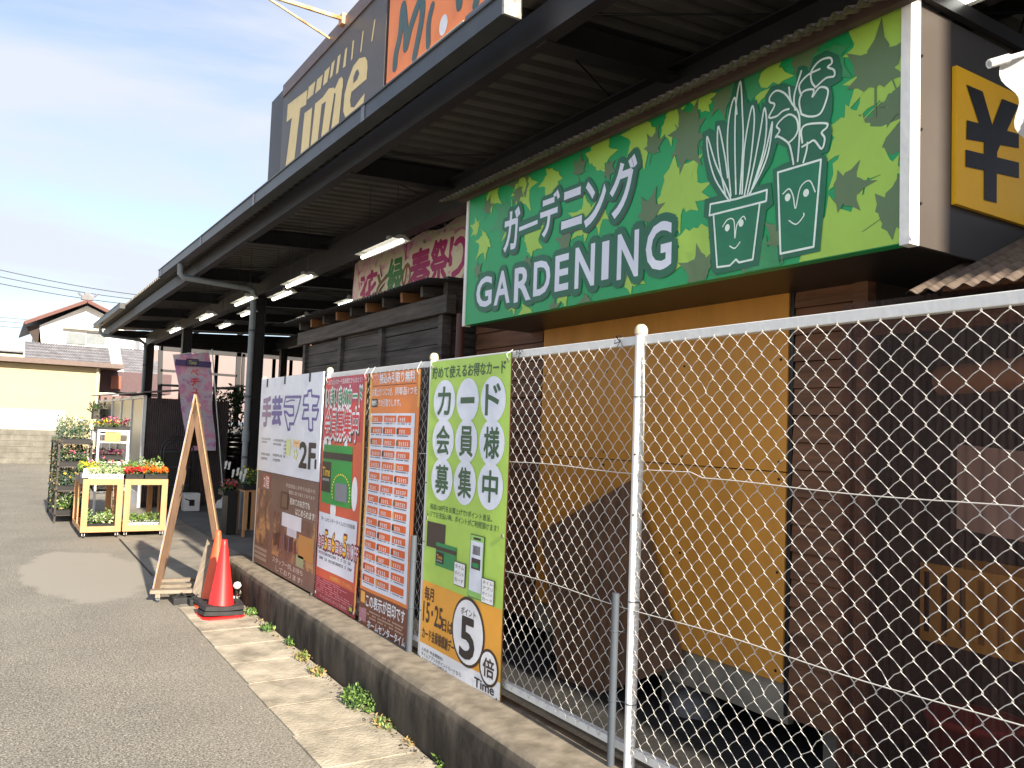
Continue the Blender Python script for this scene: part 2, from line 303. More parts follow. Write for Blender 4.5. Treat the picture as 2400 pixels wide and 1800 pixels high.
class Print:
    """draws on the plane X = const (axis 'X', read from -X) or Y = const (axis 'Y', read from -Y)"""
    def __init__(s, pos, axis='X', warp=None): s.b = MB(); s.pos = pos; s.ax = axis; s.wavy = warp is not None; s.warp = warp or (lambda a, z: 0)
    def uv(s, px, py):
        p = at(px, py, X=s.pos) if s.ax == 'X' else at(px, py, Y=s.pos)
        return (-p.y, p.z) if s.ax == 'X' else (p.x, p.z)
    def w(s, u, v, lay):
        d = lay * 0.0012
        if s.ax == 'X': return (s.pos - 0.001 - d + s.warp(-u, v), -u, v)
        return (u, s.pos - 0.001 - d, v)
    def poly(s, pts, m, lay=0):
        us = sorted({round(p[0], 5) for p in pts}); vs_ = sorted({round(p[1], 5) for p in pts})
        if s.wavy and len(pts) == 4 and len(us) == 2 and len(vs_) == 2 and max(us[1] - us[0], vs_[1] - vs_[0]) > .06:
            nu = max(1, int((us[1] - us[0]) / .04)); nv = max(1, int((vs_[1] - vs_[0]) / .04)); W = nu + 1
            s.b.add([s.w(us[0] + (us[1] - us[0]) * i / nu, vs_[0] + (vs_[1] - vs_[0]) * j / nv, lay) for j in range(nv + 1) for i in range(nu + 1)], [(j * W + i, j * W + i + 1, (j + 1) * W + i + 1, (j + 1) * W + i) for j in range(nv) for i in range(nu)], m); return
        s.b.add([s.w(u, v, lay) for u, v in pts], [tuple(range(len(pts)))], m)
    def ppoly(s, pts, m, lay=0): s.poly([s.uv(*p) for p in pts], m, lay)
    def rect(s, a, b, m, lay=0):
        (u0, v0), (u1, v1) = s.uv(*a), s.uv(*b); s.poly([(u0, v1), (u1, v1), (u1, v0), (u0, v0)], m, lay)
    def fit(s, txt, u0, v0, u1, v1, m, lay=1, bold=0.02, shear=0.0):
        # heavier weights: copies shifted round a small circle, each a hair in front of the last (keeps dense kanji clean)
        vs, fs, asp = text_geo(txt, 0.0); n = 0 if bold < 0.012 else (6 if bold < 0.05 else 10); g = bold * 0.8
        nch = max(1, len(txt)); ru = g * (u1 - u0) / nch * 1.0; rv = g * (v1 - v0)
        for k in range(n + 1):
            du = 0 if k == n else ru * math.cos(2 * math.pi * k / n); dv = 0 if k == n else rv * math.sin(2 * math.pi * k / n)
            s.b.add([s.w(u0 + du + x * (u1 - u0) + shear * y * (v1 - v0), v0 + dv + y * (v1 - v0), lay + k * .012) for x, y in vs], fs, m)
    def text(s, txt, a, b, m, lay=1, bold=0.02, halo=None, hb=0.07, shear=0.0):
        (u0, v1), (u1, v0) = s.uv(*a), s.uv(*b)
        s.fit(txt, u0, v0, u1, v1, m, lay + (1 if halo else 0), bold, shear)
        if halo:
            g = (v1 - v0) * (hb - bold) * 1.0; s.fit(txt, u0 - g, v0 - g, u1 + g, v1 + g, halo, lay, hb, shear)
    def ell(s, c, r, m, lay=0, n=28):
        if s.wavy and max(r) > .05:
            vs = [s.w(c[0], c[1], lay)] + [s.w(c[0] + r[0] * f * math.cos(2 * math.pi * k / n), c[1] + r[1] * f * math.sin(2 * math.pi * k / n), lay) for f in (.25, .5, .75, 1) for k in range(n)]
            s.b.add(vs, [(0, 1 + k, 1 + (k + 1) % n) for k in range(n)] + [(1 + q * n + k, 1 + (q + 1) * n + k, 1 + (q + 1) * n + (k + 1) % n, 1 + q * n + (k + 1) % n) for q in range(3) for k in range(n)], m); return
        s.poly([(c[0] + r[0] * math.cos(2 * math.pi * k / n), c[1] + r[1] * math.sin(2 * math.pi * k / n)) for k in range(n)], m, lay)
    def stroke(s, pts, wd, m, lay=2, px=True, smooth=True):
        p = [s.uv(*q) for q in pts] if px else list(pts)
        if smooth and len(p) > 2:
            o = []
            for i in range(len(p) - 1):
                a, b, c, d = p[max(i - 1, 0)], p[i], p[i + 1], p[min(i + 2, len(p) - 1)]
                for k in range(5):
                    t = k / 5; t2 = t * t; t3 = t2 * t
                    o.append(tuple(0.5 * (2 * b[j] + (c[j] - a[j]) * t + (2 * a[j] - 5 * b[j] + 4 * c[j] - d[j]) * t2 + (3 * b[j] - a[j] - 3 * c[j] + d[j]) * t3) for j in (0, 1)))
            p = o + [p[-1]]
        e_ = 0
        for (x0, y0), (x1, y1) in zip(p[:-1], p[1:]):
            e_ += .012; lay += .012; dx, dy = x1 - x0, y1 - y0; ln = math.hypot(dx, dy)
            if ln < 1e-6: continue
            nx, ny = -dy / ln * wd / 2, dx / ln * wd / 2
            s.poly([(x0 + nx, y0 + ny), (x0 - nx, y0 - ny), (x1 - nx, y1 - ny), (x1 + nx, y1 + ny)], m, lay)
        for q in p: lay += .012; s.ell(q, (wd / 2, wd / 2), m, lay + 0.25, 8)
    def scrawl(s, a, b, m, rows=1, lay=1, fill=0.6, cell=0.9):
        """small print too small to read in the photograph: rows of little glyph-sized marks"""
        (u0, v1), (u1, v0) = s.uv(*a), s.uv(*b); h = (v1 - v0) / rows
        for r in range(rows):
            y = v1 - (r + 1) * h; u = u0; g = h * fill
            end = u1 if r < rows - 1 or rows == 1 else u0 + (u1 - u0) * random.uniform(0.6, 1)
            while u + g * cell < end:
                for k in range(3):
                    if random.random() < 0.8: s.poly([(u, y + g * k / 3), (u + g * cell * random.uniform(.5, .85), y + g * k / 3), (u + g * cell * random.uniform(.5, .85), y + g * (k / 3 + .17)), (u, y + g * (k / 3 + .17))], m, lay)
                k = random.uniform(0.15, 0.6) * g * cell
                s.poly([(u + k, y), (u + k + g * .14, y), (u + k + g * .14, y + g), (u + k, y + g)], m, lay + .3)
                u += g * cell
    def build(s, name, parent, kind=None): return s.b.build(name, parent)

# ================================================================== SETTING
def struct(b, name, **k): return b.build(name, kind='structure', **k)
struct(MB().add([(-400, -60, 0), (400, -60, 0), (400, 600, 0), (-400, 600, 0)], [(0, 1, 2, 3)], M_ASPH), 'road')
# far hill
hb = MB(); n = 60; vs = []
for i in range(n + 1):
    x = -260 + 520 * i / n; h = 30 + 5 * math.sin(i * .35) + 3 * math.sin(i * .9 + 1)
    vs += [(x, 420, -1), (x, 450, h), (x, 520, h * 1.2)]
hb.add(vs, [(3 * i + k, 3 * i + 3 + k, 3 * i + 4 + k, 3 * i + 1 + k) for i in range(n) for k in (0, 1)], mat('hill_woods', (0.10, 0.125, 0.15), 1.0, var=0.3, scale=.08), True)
struct(hb, 'hill')
# store floor (dark, under the canopy) and the sunlit apron in front of it
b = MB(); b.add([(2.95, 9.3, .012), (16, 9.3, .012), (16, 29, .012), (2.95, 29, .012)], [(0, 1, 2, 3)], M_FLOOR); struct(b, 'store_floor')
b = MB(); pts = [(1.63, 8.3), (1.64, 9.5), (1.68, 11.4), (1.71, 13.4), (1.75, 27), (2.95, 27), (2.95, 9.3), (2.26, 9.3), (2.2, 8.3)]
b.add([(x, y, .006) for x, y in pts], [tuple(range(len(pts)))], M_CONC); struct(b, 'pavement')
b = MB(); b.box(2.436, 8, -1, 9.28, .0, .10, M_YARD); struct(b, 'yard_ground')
# a manhole strip / dark steel grate line beside the apron
b = MB(); b.add([(1.645, 10.1, .009), (1.665, 10.1, .009), (1.715, 13.3, .009), (1.69, 13.3, .009)], [(0, 1, 2, 3)], M_RUB); struct(b, 'drain_line')
# gutter-cover slabs, each its own piece
pv = thing('slab_strip', None, None, (1.85, 4, 0)); del_keys = [pv.pop(k, None) for k in ('label', 'category')]; pv['kind'] = 'structure'
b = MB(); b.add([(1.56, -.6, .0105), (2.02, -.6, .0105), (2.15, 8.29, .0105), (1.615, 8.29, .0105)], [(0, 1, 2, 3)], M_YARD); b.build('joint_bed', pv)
joints = [8.29 - .52 * i for i in range(17)]
for i, y in enumerate(joints):
    y0 = y - .52 + .007; y1 = y - .004; t = random.uniform(-.0012, .002)
    xa = 1.545 + .0125 * max(0, y - 4) + random.uniform(-.008, .008); xb = 2.065 + .0215 * (y - 3.2)
    b = MB(); b.box(xa, xb, y0, y1, -.05, .014 + t, M_SLAB); b.build('paving_slab', pv, bevel=.003)

# ---- low concrete wall under the fence
b = MB(); ys = [-1 + .25 * i for i in range(42)]; sec = []
for y in ys:
    y = min(y, 9.22); xf = 2.062 + .0205 * (y - 3.0); wob = lambda: random.uniform(-.006, .006)
    sec.append([(xf + .012, y, -.02), (xf + .004 + wob(), y, .10), (xf + wob(), y, .20), (xf + .006, y, .285), (xf + .022, y, .318 + wob() * .6), (xf + .05, y, .337), (xf + .12, y, .343 + wob() * .5), (2.32, y, .343), (2.435, y, .34), (2.435, y, -.02)])
k = len(sec[0]); vs = [p for s_ in sec for p in s_]
fs = [(i * k + j, i * k + j + 1, (i + 1) * k + j + 1, (i + 1) * k + j) for i in range(len(sec) - 1) for j in range(k - 1)]
fs += [tuple(range(k))[::-1], tuple((len(sec) - 1) * k + j for j in range(k))]
b.add(vs, [f[::-1] for f in fs], M_CURB)
cw = b.build('concrete_wall', mesh_loc=(2.3, 4, 0)); tag(cw, 'low stained concrete wall carrying the white wire fence', 'wall')
for p in cw.data.polygons: p.use_smooth = len(p.vertices) == 4
b = MB()
for y in (2.2, 5.15, 6.2, 7.9):
    pass
# rubble lumps lying on the wall top
for i, (px, py, r) in enumerate([(735, 1395, .035), (885, 1475, .03), (862, 1462, .022)]):
    q = at(px, py, Z=.345); b = MB(); b.lathe([(r * .2, r * .75), (r * .8, r * .6), (r * 1.1, r * .2), (r * 1.0, 0)], (q.x, q.y, .343), M_CURB, 7)
    tag(b.build('mortar_lump', mesh_loc=(q.x, q.y, .343)), ['grey mortar lump on the wall top below the brown poster', 'mortar lump on the wall top below the left corner of the orange poster', 'smaller mortar lump just left of the lump under the orange poster'][i], 'rubble')

# ================================================================== FENCE
FX = 2.39
PY = [0.75, 2.765, 4.77, 6.70, 8.66]
fence = thing('chain_link_fence', 'white chain link fence of steel posts and cream diamond mesh on the low wall', 'fence', (FX, 4.7, .34))
for y in PY:
    b = MB(); b.tube([(FX, y, .33), (FX, y, 2.215)], .0245, M_WHITE, 18); b.lathe([(0.0, .045), (.014, .043), (.024, .034), (.029, .02), (.029, 0)], (FX, y, 2.205), mat('cream_cap', (.55, .48, .36), .5), 16)
    for z, a in ((1.93, .6), (1.05, .9), (.62, .9)):
        b.tube([(FX + .027 * math.cos(t), y + .027 * math.sin(t), z) for t in [i * math.pi / 8 for i in range(17)]], .0022, M_GREYP, 5, cap=False)
    for z in (1.42, 1.68): b.tube([(FX - .022, y - .01, z), (FX - .028, y - .012, z)], .004, M_BLACK, 6)
    b.build('post', fence)
for y0, y1 in zip(PY[:-1], PY[1:]):
    b = MB(); b.box(FX - .004, FX + .030, y0 + .026, y1 - .026, 2.160, 2.200, M_WHITE); b.build('top_rail', fence, bevel=.003)
    b = MB(); b.box(FX - .004, FX + .030, y0 + .026, y1 - .026, .405, .44, M_WHITE); b.build('bottom_rail', fence, bevel=.003)
# woven mesh: one zigzag wire per half diamond, hooked through its neighbours
b = MB(); hw = .0401; hz = .0413; top = 2.158; y0 = .80; nw = int((8.63 - y0) / hw)
rw = random.Random(4)
# local faults that pull the mesh out of true
faults = [(rw.uniform(1.0, 4.6), rw.uniform(.6, 2.0), rw.uniform(-.014, .014), rw.uniform(-.014, .014)) for _ in range(26)]
def bend(y, z):
    dy = .006 * math.sin(z * 3.1 + y * 1.7); dz = .005 * math.sin(y * 2.3 + z)
    for fy, fz, a, c in faults:
        d2 = (y - fy) ** 2 + (z - fz) ** 2
        if d2 < .012: k_ = math.exp(-d2 / .0012); dy += a * k_; dz += c * k_
    return dy, dz
for i in range(nw):
    if any(abs(y0 + i * hw - p) < .03 for p in PY): continue
    nn_ = 42; path = []
    vis = y0 + i * hw < 4.75
    for j in range(nn_ + 1):
        z = top - j * hz; side = (i + j) % 2
        yc = y0 + i * hw + (hw if side else 0); ov = .0016 * (1 if side else -1)
        dy, dz = bend(yc, z); kx = .0030 * (1 if side else -1)
        path.append(Vector((FX - .012 + kx, yc + ov + dy, z + dz + .003)));
        if vis: path.append(Vector((FX - .012 - kx, yc + ov + dy, z + dz - .003)))
        if vis and j < nn_:
            ys_ = y0 + i * hw + (0 if side else hw); d2y, d2z = bend(ys_, z - hz)
            path.append(Vector((FX - .012, (yc + dy + ys_ + d2y) / 2 + .0012, z + dz - hz * .5 + .0018)))
    b.tube(path, .00155, M_WIRE, 5 if vis else 3, cap=False)
b.build('wire_mesh', fence, kind='stuff')
for z, sg in ((1.60, .012), (1.02, .014)):
    b = MB(); path = [(FX - .016, .8 + 7.8 * i / 120, z + sg * math.sin(i * .35) * .4 + (.02 if 2.4 < .8 + 7.8 * i / 120 < 2.75 else 0) * (z > 1.3)) for i in range(121)]
    b.tube(path, .0021, M_WIRE, 5); b.build('tension_wire', fence)
# twisted black ties on the top rail
for px, py in ((1225, 825), (1458, 800)):
    q = at(px, py, X=FX); b = MB()
    for k in range(6):
        a = random.uniform(0, 6.3); b.tube([(FX - .012, q.y, 2.18), (FX - .03, q.y + .02 * math.cos(a), 2.185 + .022 * math.sin(a)), (FX - .018, q.y + .03 * math.cos(a + 1), 2.18 + .03 * math.sin(a + 1))], .0016, M_RUB, 4)
    b.build('wire_tie', fence)

def pipe(name, y, z1, x, label, r=.0165):
    t = thing(name, label, 'pipe', (x, y, .345)); b = MB(); b.tube([(x, y, .345), (x, y - .003, z1)], r, M_GREYP, 16); b.build('tube', t)
    for z in (z1 - .16, .62):
        b = MB(); b.tube([(x + (r + .002) * math.cos(a), y + (r + .002) * math.sin(a), z) for a in [k * math.pi / 8 for k in range(17)]], .0025, M_GREYP, 5, cap=False)
        b.tube([(x + .004, y - r, z), (x + .05, y - r - .035, z - .004)], .0018, M_GREYP, 5); b.build('wire_clamp', t)
pipe('conduit', 2.835, 1.075, 2.345, 'grey plastic conduit wired to the fence post with no poster beside it')
pipe('conduit', 4.86, 1.075, 2.345, 'grey plastic conduit between the orange list poster and the green poster', .02)

# ================================================================== POSTERS ON THE FENCE
def wv(a, z): return .0035 * math.sin(a * 7 + z * 1.3) + .003 * math.sin(z * 4.1 + a * 2)
def wv0(a, z): return 0
BX = 2.358
def sheet_board(name, parent, y0, y1, z0, z1, m, x, warp, tilt=0):
    b = MB(); nu, nv = 16, 28
    f = lambda u, v: (warp(y0 + (y1 - y0) * u, z0 + (z1 - z0) * v), 0, 0)
    b.sheet((x, y0, z0), (x, y1, z0), (x, y0, z1), nu, nv, f, m)
    b.sheet((x + .004, y0, z0), (x + .004, y1, z0), (x + .004, y0, z1), nu, nv, f, m)
    return b.build(name, parent)

# green membership banner -------------------------------------------------
gt = thing('green_banner', 'tall lime green and orange banner tied to the fence beside bare wire mesh', 'banner', (BX, 4.26, .3))
Y0, Y1 = 3.775, 4.735
LIME = ink(176, 214, 92, name='print_lime'); AMB = ink(238, 168, 58, name='print_amber'); DGR = ink(52, 92, 62, name='print_dark_green')
sheet_board('cloth', gt, Y0, Y1, .300, 2.185, LIME, BX, wv)
b = MB(); b.sheet((BX - .001, Y0 - .012, .29), (BX - .001, Y0, .29), (BX - .001, Y0 - .012, 2.19), 1, 28, lambda u, v: (wv(Y0, .3 + 1.885 * v) + .001, 0, 0), mat('rust_brown_hem', (.20, .05, .02), .7)); b.build('hem', gt)
P = Print(BX, warp=wv)
# bands: sheets subdivided so they follow the cloth
for (za, zb, m_) in ((.435, .815, AMB), (.302, .435, WHT)):
    f = lambda u, v: (wv(Y0 + (Y1 - Y0) * u, za + (zb - za) * v), 0, 0)
    P.b.sheet((BX - .0012, Y0 + .002, za), (BX - .0012, Y1 - .002, za), (BX - .0012, Y0 + .002, zb), 16, 6, f, m_)
LB = ink(226, 232, 246, name='print_cool_white')
cx = [-(Y1 - .20), -(Y1 - .49), -(Y1 - .785)]; cz = [1.935, 1.695, 1.455]
for r_ in range(3):
    for c_ in range(3): P.ell((cx[c_], cz[r_]), (.136, .130), LB, 1 + .05 * (r_ * 3 + c_), 26)
chars = ['カ', 'ー', 'ド', '会', '員', '様', '募', '集', '中']
for i, ch in enumerate(chars):
    u, v = cx[i % 3], cz[i // 3]
    if ch == 'ー': P.poly([(u - .085, v - .018), (u + .085, v - .018), (u + .085, v + .018), (u - .085, v + .018)], DGR, 2)
    else: P.fit(ch, u - .080, v - .085, u + .080, v + .085, DGR, 2, .035)
P.fit('貯めて使えるお得なカード', -(Y1 - .03), 2.075, -(Y0 + .05), 2.150, DGR, 1, .025)
P.fit('税抜100円をお買上げで1ポイント進呈。', -(Y1 - .06), 1.262, -(Y0 + .14), 1.298, DGR, 1, .012)
P.fit('レジでお支払い時、ポイントがご利用頂けます！', -(Y1 - .02), 1.215, -(Y0 + .07), 1.252, DGR, 1, .012)
# cards, phone
CB = ink(58, 46, 44, name='print_card_black'); CG = ink(28, 140, 82, name='print_card_green')
def uvr(a0, a1, z0, z1, m, lay): P.poly([(-(Y1 - a0), z0), (-(Y1 - a1), z0), (-(Y1 - a1), z1), (-(Y1 - a0), z1)], m, lay)
uvr(.03, .27, 1.03, 1.185, CB, 1); uvr(.16, .43, .93, 1.07, CG, 2); uvr(.16, .43, 1.025, 1.048, CB, 3); uvr(.17, .265, .95, 1.015, BLK, 4)
P.fit('Time', -(Y1 - .18), .975, -(Y1 - .255), 1.00, AMB, 5, .02); P.fit('HOME CENTER', -(Y1 - .18), .96, -(Y1 - .255), .968, WHT, 5, .01)
P.scrawl_b = None
uvr(.42, .56, .86, .995, BLK, 5); uvr(.424, .556, .864, .991, WHT, 6)
for k_, s_ in enumerate(('タイム', 'ポイント', 'カード')): P.fit(s_, -(Y1 - .435), .958 - .038 * k_, -(Y1 - .545), .981 - .038 * k_, BLK, 7, .01)
uvr(.60, .76, .825, 1.175, BLK, 4); uvr(.605, .755, .829, 1.171, ink(150, 205, 110, name='print_phone_green'), 5); uvr(.612, .748, .862, 1.14, LB, 6); uvr(.64, .72, 1.148, 1.16, BLK, 6)
for k_ in range(14): uvr(.64 + k_ * .006, .643 + k_ * .006, 1.065, 1.115, BLK, 7)
uvr(.63, .73, .985, 1.045, CB, 7); uvr(.645, .715, .995, 1.02, CG, 8)
uvr(.755, .885, .82, .955, BLK, 7); uvr(.759, .881, .824, .951, WHT, 8)
for k_, s_ in enumerate(('タイム', 'アプリ', 'ポイント', 'カード')): P.fit(s_, -(Y1 - .768), .925 - .030 * k_, -(Y1 - .872), .943 - .030 * k_, BLK, 9, .01)
BR = ink(62, 40, 34, name='print_brown_black')
P.fit('毎月', -(Y1 - .04), .705, -(Y1 - .16), .785, BR, 2, .03)
P.fit('15･25', -(Y1 - .03), .570, -(Y1 - .29), .690, BR, 2, .035); P.fit('日は', -(Y1 - .295), .565, -(Y1 - .43), .635, BR, 2, .03)
P.fit('カード会員様感謝デー', -(Y1 - .03), .465, -(Y1 - .46), .535, BR, 2, .03)
for (u_, v_, r1) in ((-(Y1 - .61), .625, (.188, .195)), (-(Y1 - .845), .485, (.098, .100))): P.ell((u_, v_), r1, BR, 2 + .1 * (u_ > -(Y1 - .7)), 36)
for (u_, v_, r1) in ((-(Y1 - .61), .625, (.171, .178)), (-(Y1 - .845), .485, (.083, .085))): P.ell((u_, v_), r1, WHT, 3 + .1 * (u_ > -(Y1 - .7)), 36)
P.fit('ポイント', -(Y1 - .53), .715, -(Y1 - .70), .755, BR, 4, .02)
P.fit('5', -(Y1 - .53), .480, -(Y1 - .69), .700, BLK, 4, .05); P.fit('倍', -(Y1 - .79), .435, -(Y1 - .90), .535, BR, 4, .03)
P.fit('入会金･年会費無料!', -(Y1 - .03), .390, -(Y1 - .32), .412, BLK, 2, .01); P.fit('タイムアプリのポイントカードなら', -(Y1 - .03), .360, -(Y1 - .55), .384, BLK, 2, .01)
P.fit('すぐにスマホで使える', -(Y1 - .03), .330, -(Y1 - .38), .354, BLK, 2, .01)
P.fit('Time', -(Y1 - .70), .352, -(Y1 - .90), .402, BLK, 2, .04); P.fit('HOME CENTER', -(Y1 - .70), .328, -(Y1 - .90), .343, BLK, 2, .005)
P.build('lettering', gt)

# orange recycling list ---------------------------------------------------
ot = thing('orange_banner', 'orange banner with a white table of small boxed items, left of the green one', 'banner', (BX, 5.3, .33))
Y0, Y1 = 4.90, 5.735
ORB = ink(232, 132, 58, name='print_orange_ground'); ORX = ink(222, 98, 38, name='print_orange_box'); BRN = ink(112, 58, 42, name='print_chocolate'); YOR = ink(236, 176, 84, name='print_yellow_orange')
def wo(a, z): return wv(a + 1.3, z) * 1.2 - .002
sheet_board('cloth', ot, Y0, Y1, .335, 2.150, ORB, BX, wo)
P = Print(BX, warp=wo)
def O(a0, a1, z0, z1, m, lay, t=None, bold=.015):
    if t: P.fit(t, -(Y1 - a0), z0, -(Y1 - a1), z1, m, lay, bold)
    else: P.poly([(-(Y1 - a0), z0), (-(Y1 - a1), z0), (-(Y1 - a1), z1), (-(Y1 - a0), z1)], m, lay)
def band(P, x, y0, y1, z0, z1, m, warp, lay=1):
    P.b.sheet((x - .001 - .0012 * lay, y0, z0), (x - .001 - .0012 * lay, y1, z0), (x - .001 - .0012 * lay, y0, z1), 14, max(2, int((z1 - z0) / .07)), lambda u, v: (warp(y0 + (y1 - y0) * u, z0 + (z1 - z0) * v), 0, 0), m)
band(P, BX, Y1 - .04, Y1, .72, 2.15, YOR, wo, 0); band(P, BX, Y0, Y0 + .03, 1.9, 2.15, YOR, wo, 0)
band(P, BX, Y0, Y1, .335, .59, BRN, wo, 0)
O(.05, .78, 2.055, 2.06, BRN, 1)
O(.06, .16, 2.08, 2.14, ink(238, 170, 190), 1, '♡', .02); O(.18, .76, 2.072, 2.145, WHT, 1, '持込み引取り無料', .035)
O(.05, .43, 1.985, 2.04, WHT, 1, 'お買上げ1つにつき、', .02); O(.47, .80, 1.985, 2.04, WHT, 1, '同等品1つを', .02)
O(.04, .15, 1.905, 1.965, BLK, 1); O(.05, .14, 1.915, 1.955, WHT, 2, '無料', .03); O(.17, .56, 1.908, 1.96, WHT, 1, 'でお引取りします。', .02)
band(P, BX, Y0 + .055, Y1 - .035, .615, 1.860, LB, wo, 1)
rows = 15; hh = (1.850 - .63) / rows
names = ['ガスコンロ', '自転車', 'カーテン', '扇風機', 'ポリタンク', 'ふとん', '座いす', 'カーペット', 'ストーブ', '照明器具', '掃除機', '物干竿', 'すだれ', '炊飯器', 'アイロン']
for r_ in range(rows):
    for c_ in range(3):
        a0 = .05 + c_ * .232; z1 = 1.848 - r_ * hh; z0 = z1 - hh * .62
        O(a0 + .012, a0 + .215, z0, z1 - .004, ORX, 2)
        if not (r_ == rows - 1 and c_ == 2):
            if random.random() < .55: O(a0 + .004, a0 + .03, z0, z1 - .01, random.choice([BRN, BLK, YOR, ink(120, 110, 60)]), 3)
            P.scrawl_rect = None
            u0_ = -(Y1 - a0 - .045); g_ = .030
            for q_ in range(random.choice((3, 4, 5))):
                for k_ in range(3): P.poly([(u0_ + q_ * g_ * 1.05, z0 + .008 + k_ * .009), (u0_ + q_ * g_ * 1.05 + g_ * random.uniform(.5, .85), z0 + .008 + k_ * .009), (u0_ + q_ * g_ * 1.05 + g_ * random.uniform(.5, .85), z0 + .012 + k_ * .009), (u0_ + q_ * g_ * 1.05, z0 + .012 + k_ * .009)], WHT, 3)
                P.poly([(u0_ + q_ * g_ * 1.05 + .011, z0 + .006), (u0_ + q_ * g_ * 1.05 + .015, z0 + .006), (u0_ + q_ * g_ * 1.05 + .015, z0 + .032), (u0_ + q_ * g_ * 1.05 + .011, z0 + .032)], WHT, 3.4)
        for q_ in range(14):
            if random.random() < .85: O(a0 + .014 + q_ * .014, a0 + .024 + q_ * .014, z0 - .014, z0 - .007, ink(70, 70, 100), 2)
O(.03, .11, .50, .58, YOR, 1); O(.13, .76, .485, .575, WHT, 1, 'この表示が目印です', .03)
for k_ in range(3): P.scrawl((0, 0), (0, 0), WHT) if False else None
for k_ in range(3):
    for q_ in range(30):
        if random.random() < .8: O(.06 + q_ * .023, .076 + q_ * .023, .455 - k_ * .022, .466 - k_ * .022, ink(200, 170, 150), 1)
O(.17, .78, .342, .400, WHT, 1, 'ホームセンタータイム', .03)
band(P, BX, Y1 - .14, Y1 - .01, .37, .46, ink(180, 120, 140), wo, 1)
P.build('lettering', ot)

# red 60-club banner ------------------------------------------------------
rt = thing('red_banner', 'red banner with a green card picture, between the white board and the orange banner', 'banner', (BX, 6.2, .35))
Y0, Y1 = 5.80, 6.715
RED = ink(206, 62, 66, name='print_red'); CRM = ink(150, 34, 56, name='print_crimson'); RO = ink(214, 92, 62, name='print_red_orange'); PGR = ink(30, 150, 92, name='print_poster_green')
def wr(a, z): return wv(a + 2.1, z) * 1.2
sheet_board('cloth', rt, Y0, Y1, .352, 2.155, RED, BX, wr)
P = Print(BX, warp=wr)
def O(a0, a1, z0, z1, m, lay, t=None, bold=.015, shear=0):
    if t: P.fit(t, -(Y1 - a0), z0, -(Y1 - a1), z1, m, lay, bold, shear)
    else: P.poly([(-(Y1 - a0), z0), (-(Y1 - a1), z0), (-(Y1 - a1), z1), (-(Y1 - a0), z1)], m, lay)
band(P, BX, Y1 - .14, Y1, 1.95, 2.155, ink(216, 28, 34), wr, 0)
band(P, BX, Y0 + .08, Y1 - .14, 1.95, 2.15, ink(176, 54, 84), wr, 0)
band(P, BX, Y0, Y1, .352, .53, CRM, wr, 0); band(P, BX, Y0, Y1, .53, .60, RO, wr, 0); band(P, BX, Y0 + .04, Y1 - .02, 1.05, 1.64, RO, wr, 0)
band(P, BX, Y0 + .07, Y1 - .02, .60, 1.05, LB, wr, 1)
band(P, BX, Y0, Y0 + .035, .4, 2.1, YOR, wr, 0)
O(.07, .82, 2.095, 2.140, WHT, 1, '60才以上のカード会員様だからおとく!', .01)
for hb_, m_, l_ in ((.10, WHT, 1), (.03, PGR, 2)):
    O(.04 - .012 * (l_ == 1), .84, 1.925 - .014 * (l_ == 1), 2.06 + .014 * (l_ == 1), m_, l_, 'いきいき60カード', hb_)
O(.06, .80, 1.635, 1.87, BLK, 0.5, '会員募集中', .09)
for hb_, m_, l_ in ((.085, WHT, 1), (.022, ink(206, 40, 60), 2)): O(.05, .79, 1.66 - .012 * (l_ == 1), 1.89 + .012 * (l_ == 1), m_, l_, '会員募集中', hb_)
for u_, v_, r1 in ((.56, 1.615, (.03, .03)), (.08, 1.60, (.05, .06)), (.34, 1.09, (.06, .08)), (.76, 1.25, (.06, .13)), (.2, 1.60, (.04, .04))): P.ell((-(Y1 - u_), v_), r1, WHT, 1, 18)
O(.06, .70, 1.13, 1.605, ink(28, 150, 62), 2); O(.06, .70, 1.49, 1.545, BLK, 3); O(.05, .27, 1.22, 1.465, BLK, 3)
O(.07, .25, 1.35, 1.42, ink(246, 196, 40), 4, 'Time', .03); O(.08, .24, 1.31, 1.33, WHT, 4, 'HOME CENTER', .01)
O(.38, .62, 1.17, 1.31, ink(120, 126, 138), 4)
for k_ in range(22):
    a_ = math.pi * (k_ / 21) * 1.25 - .4; P.ell((-(Y1 - .50) + .18 * math.cos(a_), 1.24 + .14 * math.sin(a_)), (.012, .008), ink(240, 226, 80), 5, 6)
O(.08, .80, .985, 1.02, BLK, 2, 'ホームセンタータイムだけの特典', .008)
xs_ = [.03, .12, .20, .31, .395, .47, .55, .60]; u = .03
for t_, wd_, hgt, c_ in (('毎', .07, .09, 0), ('月', .07, .09, 0), ('5', .075, .14, 1), ('日', .075, .085, 0), ('6', .075, .14, 1), ('日', .07, .085, 0), ('は', .07, .08, 0), ('5', .08, .15, 1), ('%', .07, .09, 0), ('OFF', .17, .10, 0)):
    z_ = .765
    O(u, u + wd_, z_ - .008, z_ + hgt + .006, ink(96, 20, 34), 2, t_, .12); O(u + .004, u + wd_ - .004, z_, z_ + hgt, ink(246, 190, 40) if c_ else ink(246, 205, 214), 3, t_, .03); u += wd_ + .006
for k_ in range(2):
    for q_ in range(24):
        if random.random() < .85: O(.05 + q_ * .031, .072 + q_ * .031, .715 - .042 * k_, .735 - .042 * k_, ink(90, 110, 120), 2)
        if random.random() < .6: O(.05 + q_ * .031, .072 + q_ * .031, .722 - .042 * k_, .727 - .042 * k_, WHT, 2.4)
O(.34, .82, .545, .578, ink(240, 200, 90), 1, '有効期限はございません', .005)
for k_ in range(7):
    for q_ in range(random.randint(16, 26)):
        if random.random() < .8: O(.04 + q_ * .031, .062 + q_ * .031, .515 - .017 * k_, .522 - .017 * k_, ink(226, 150, 160), 1)
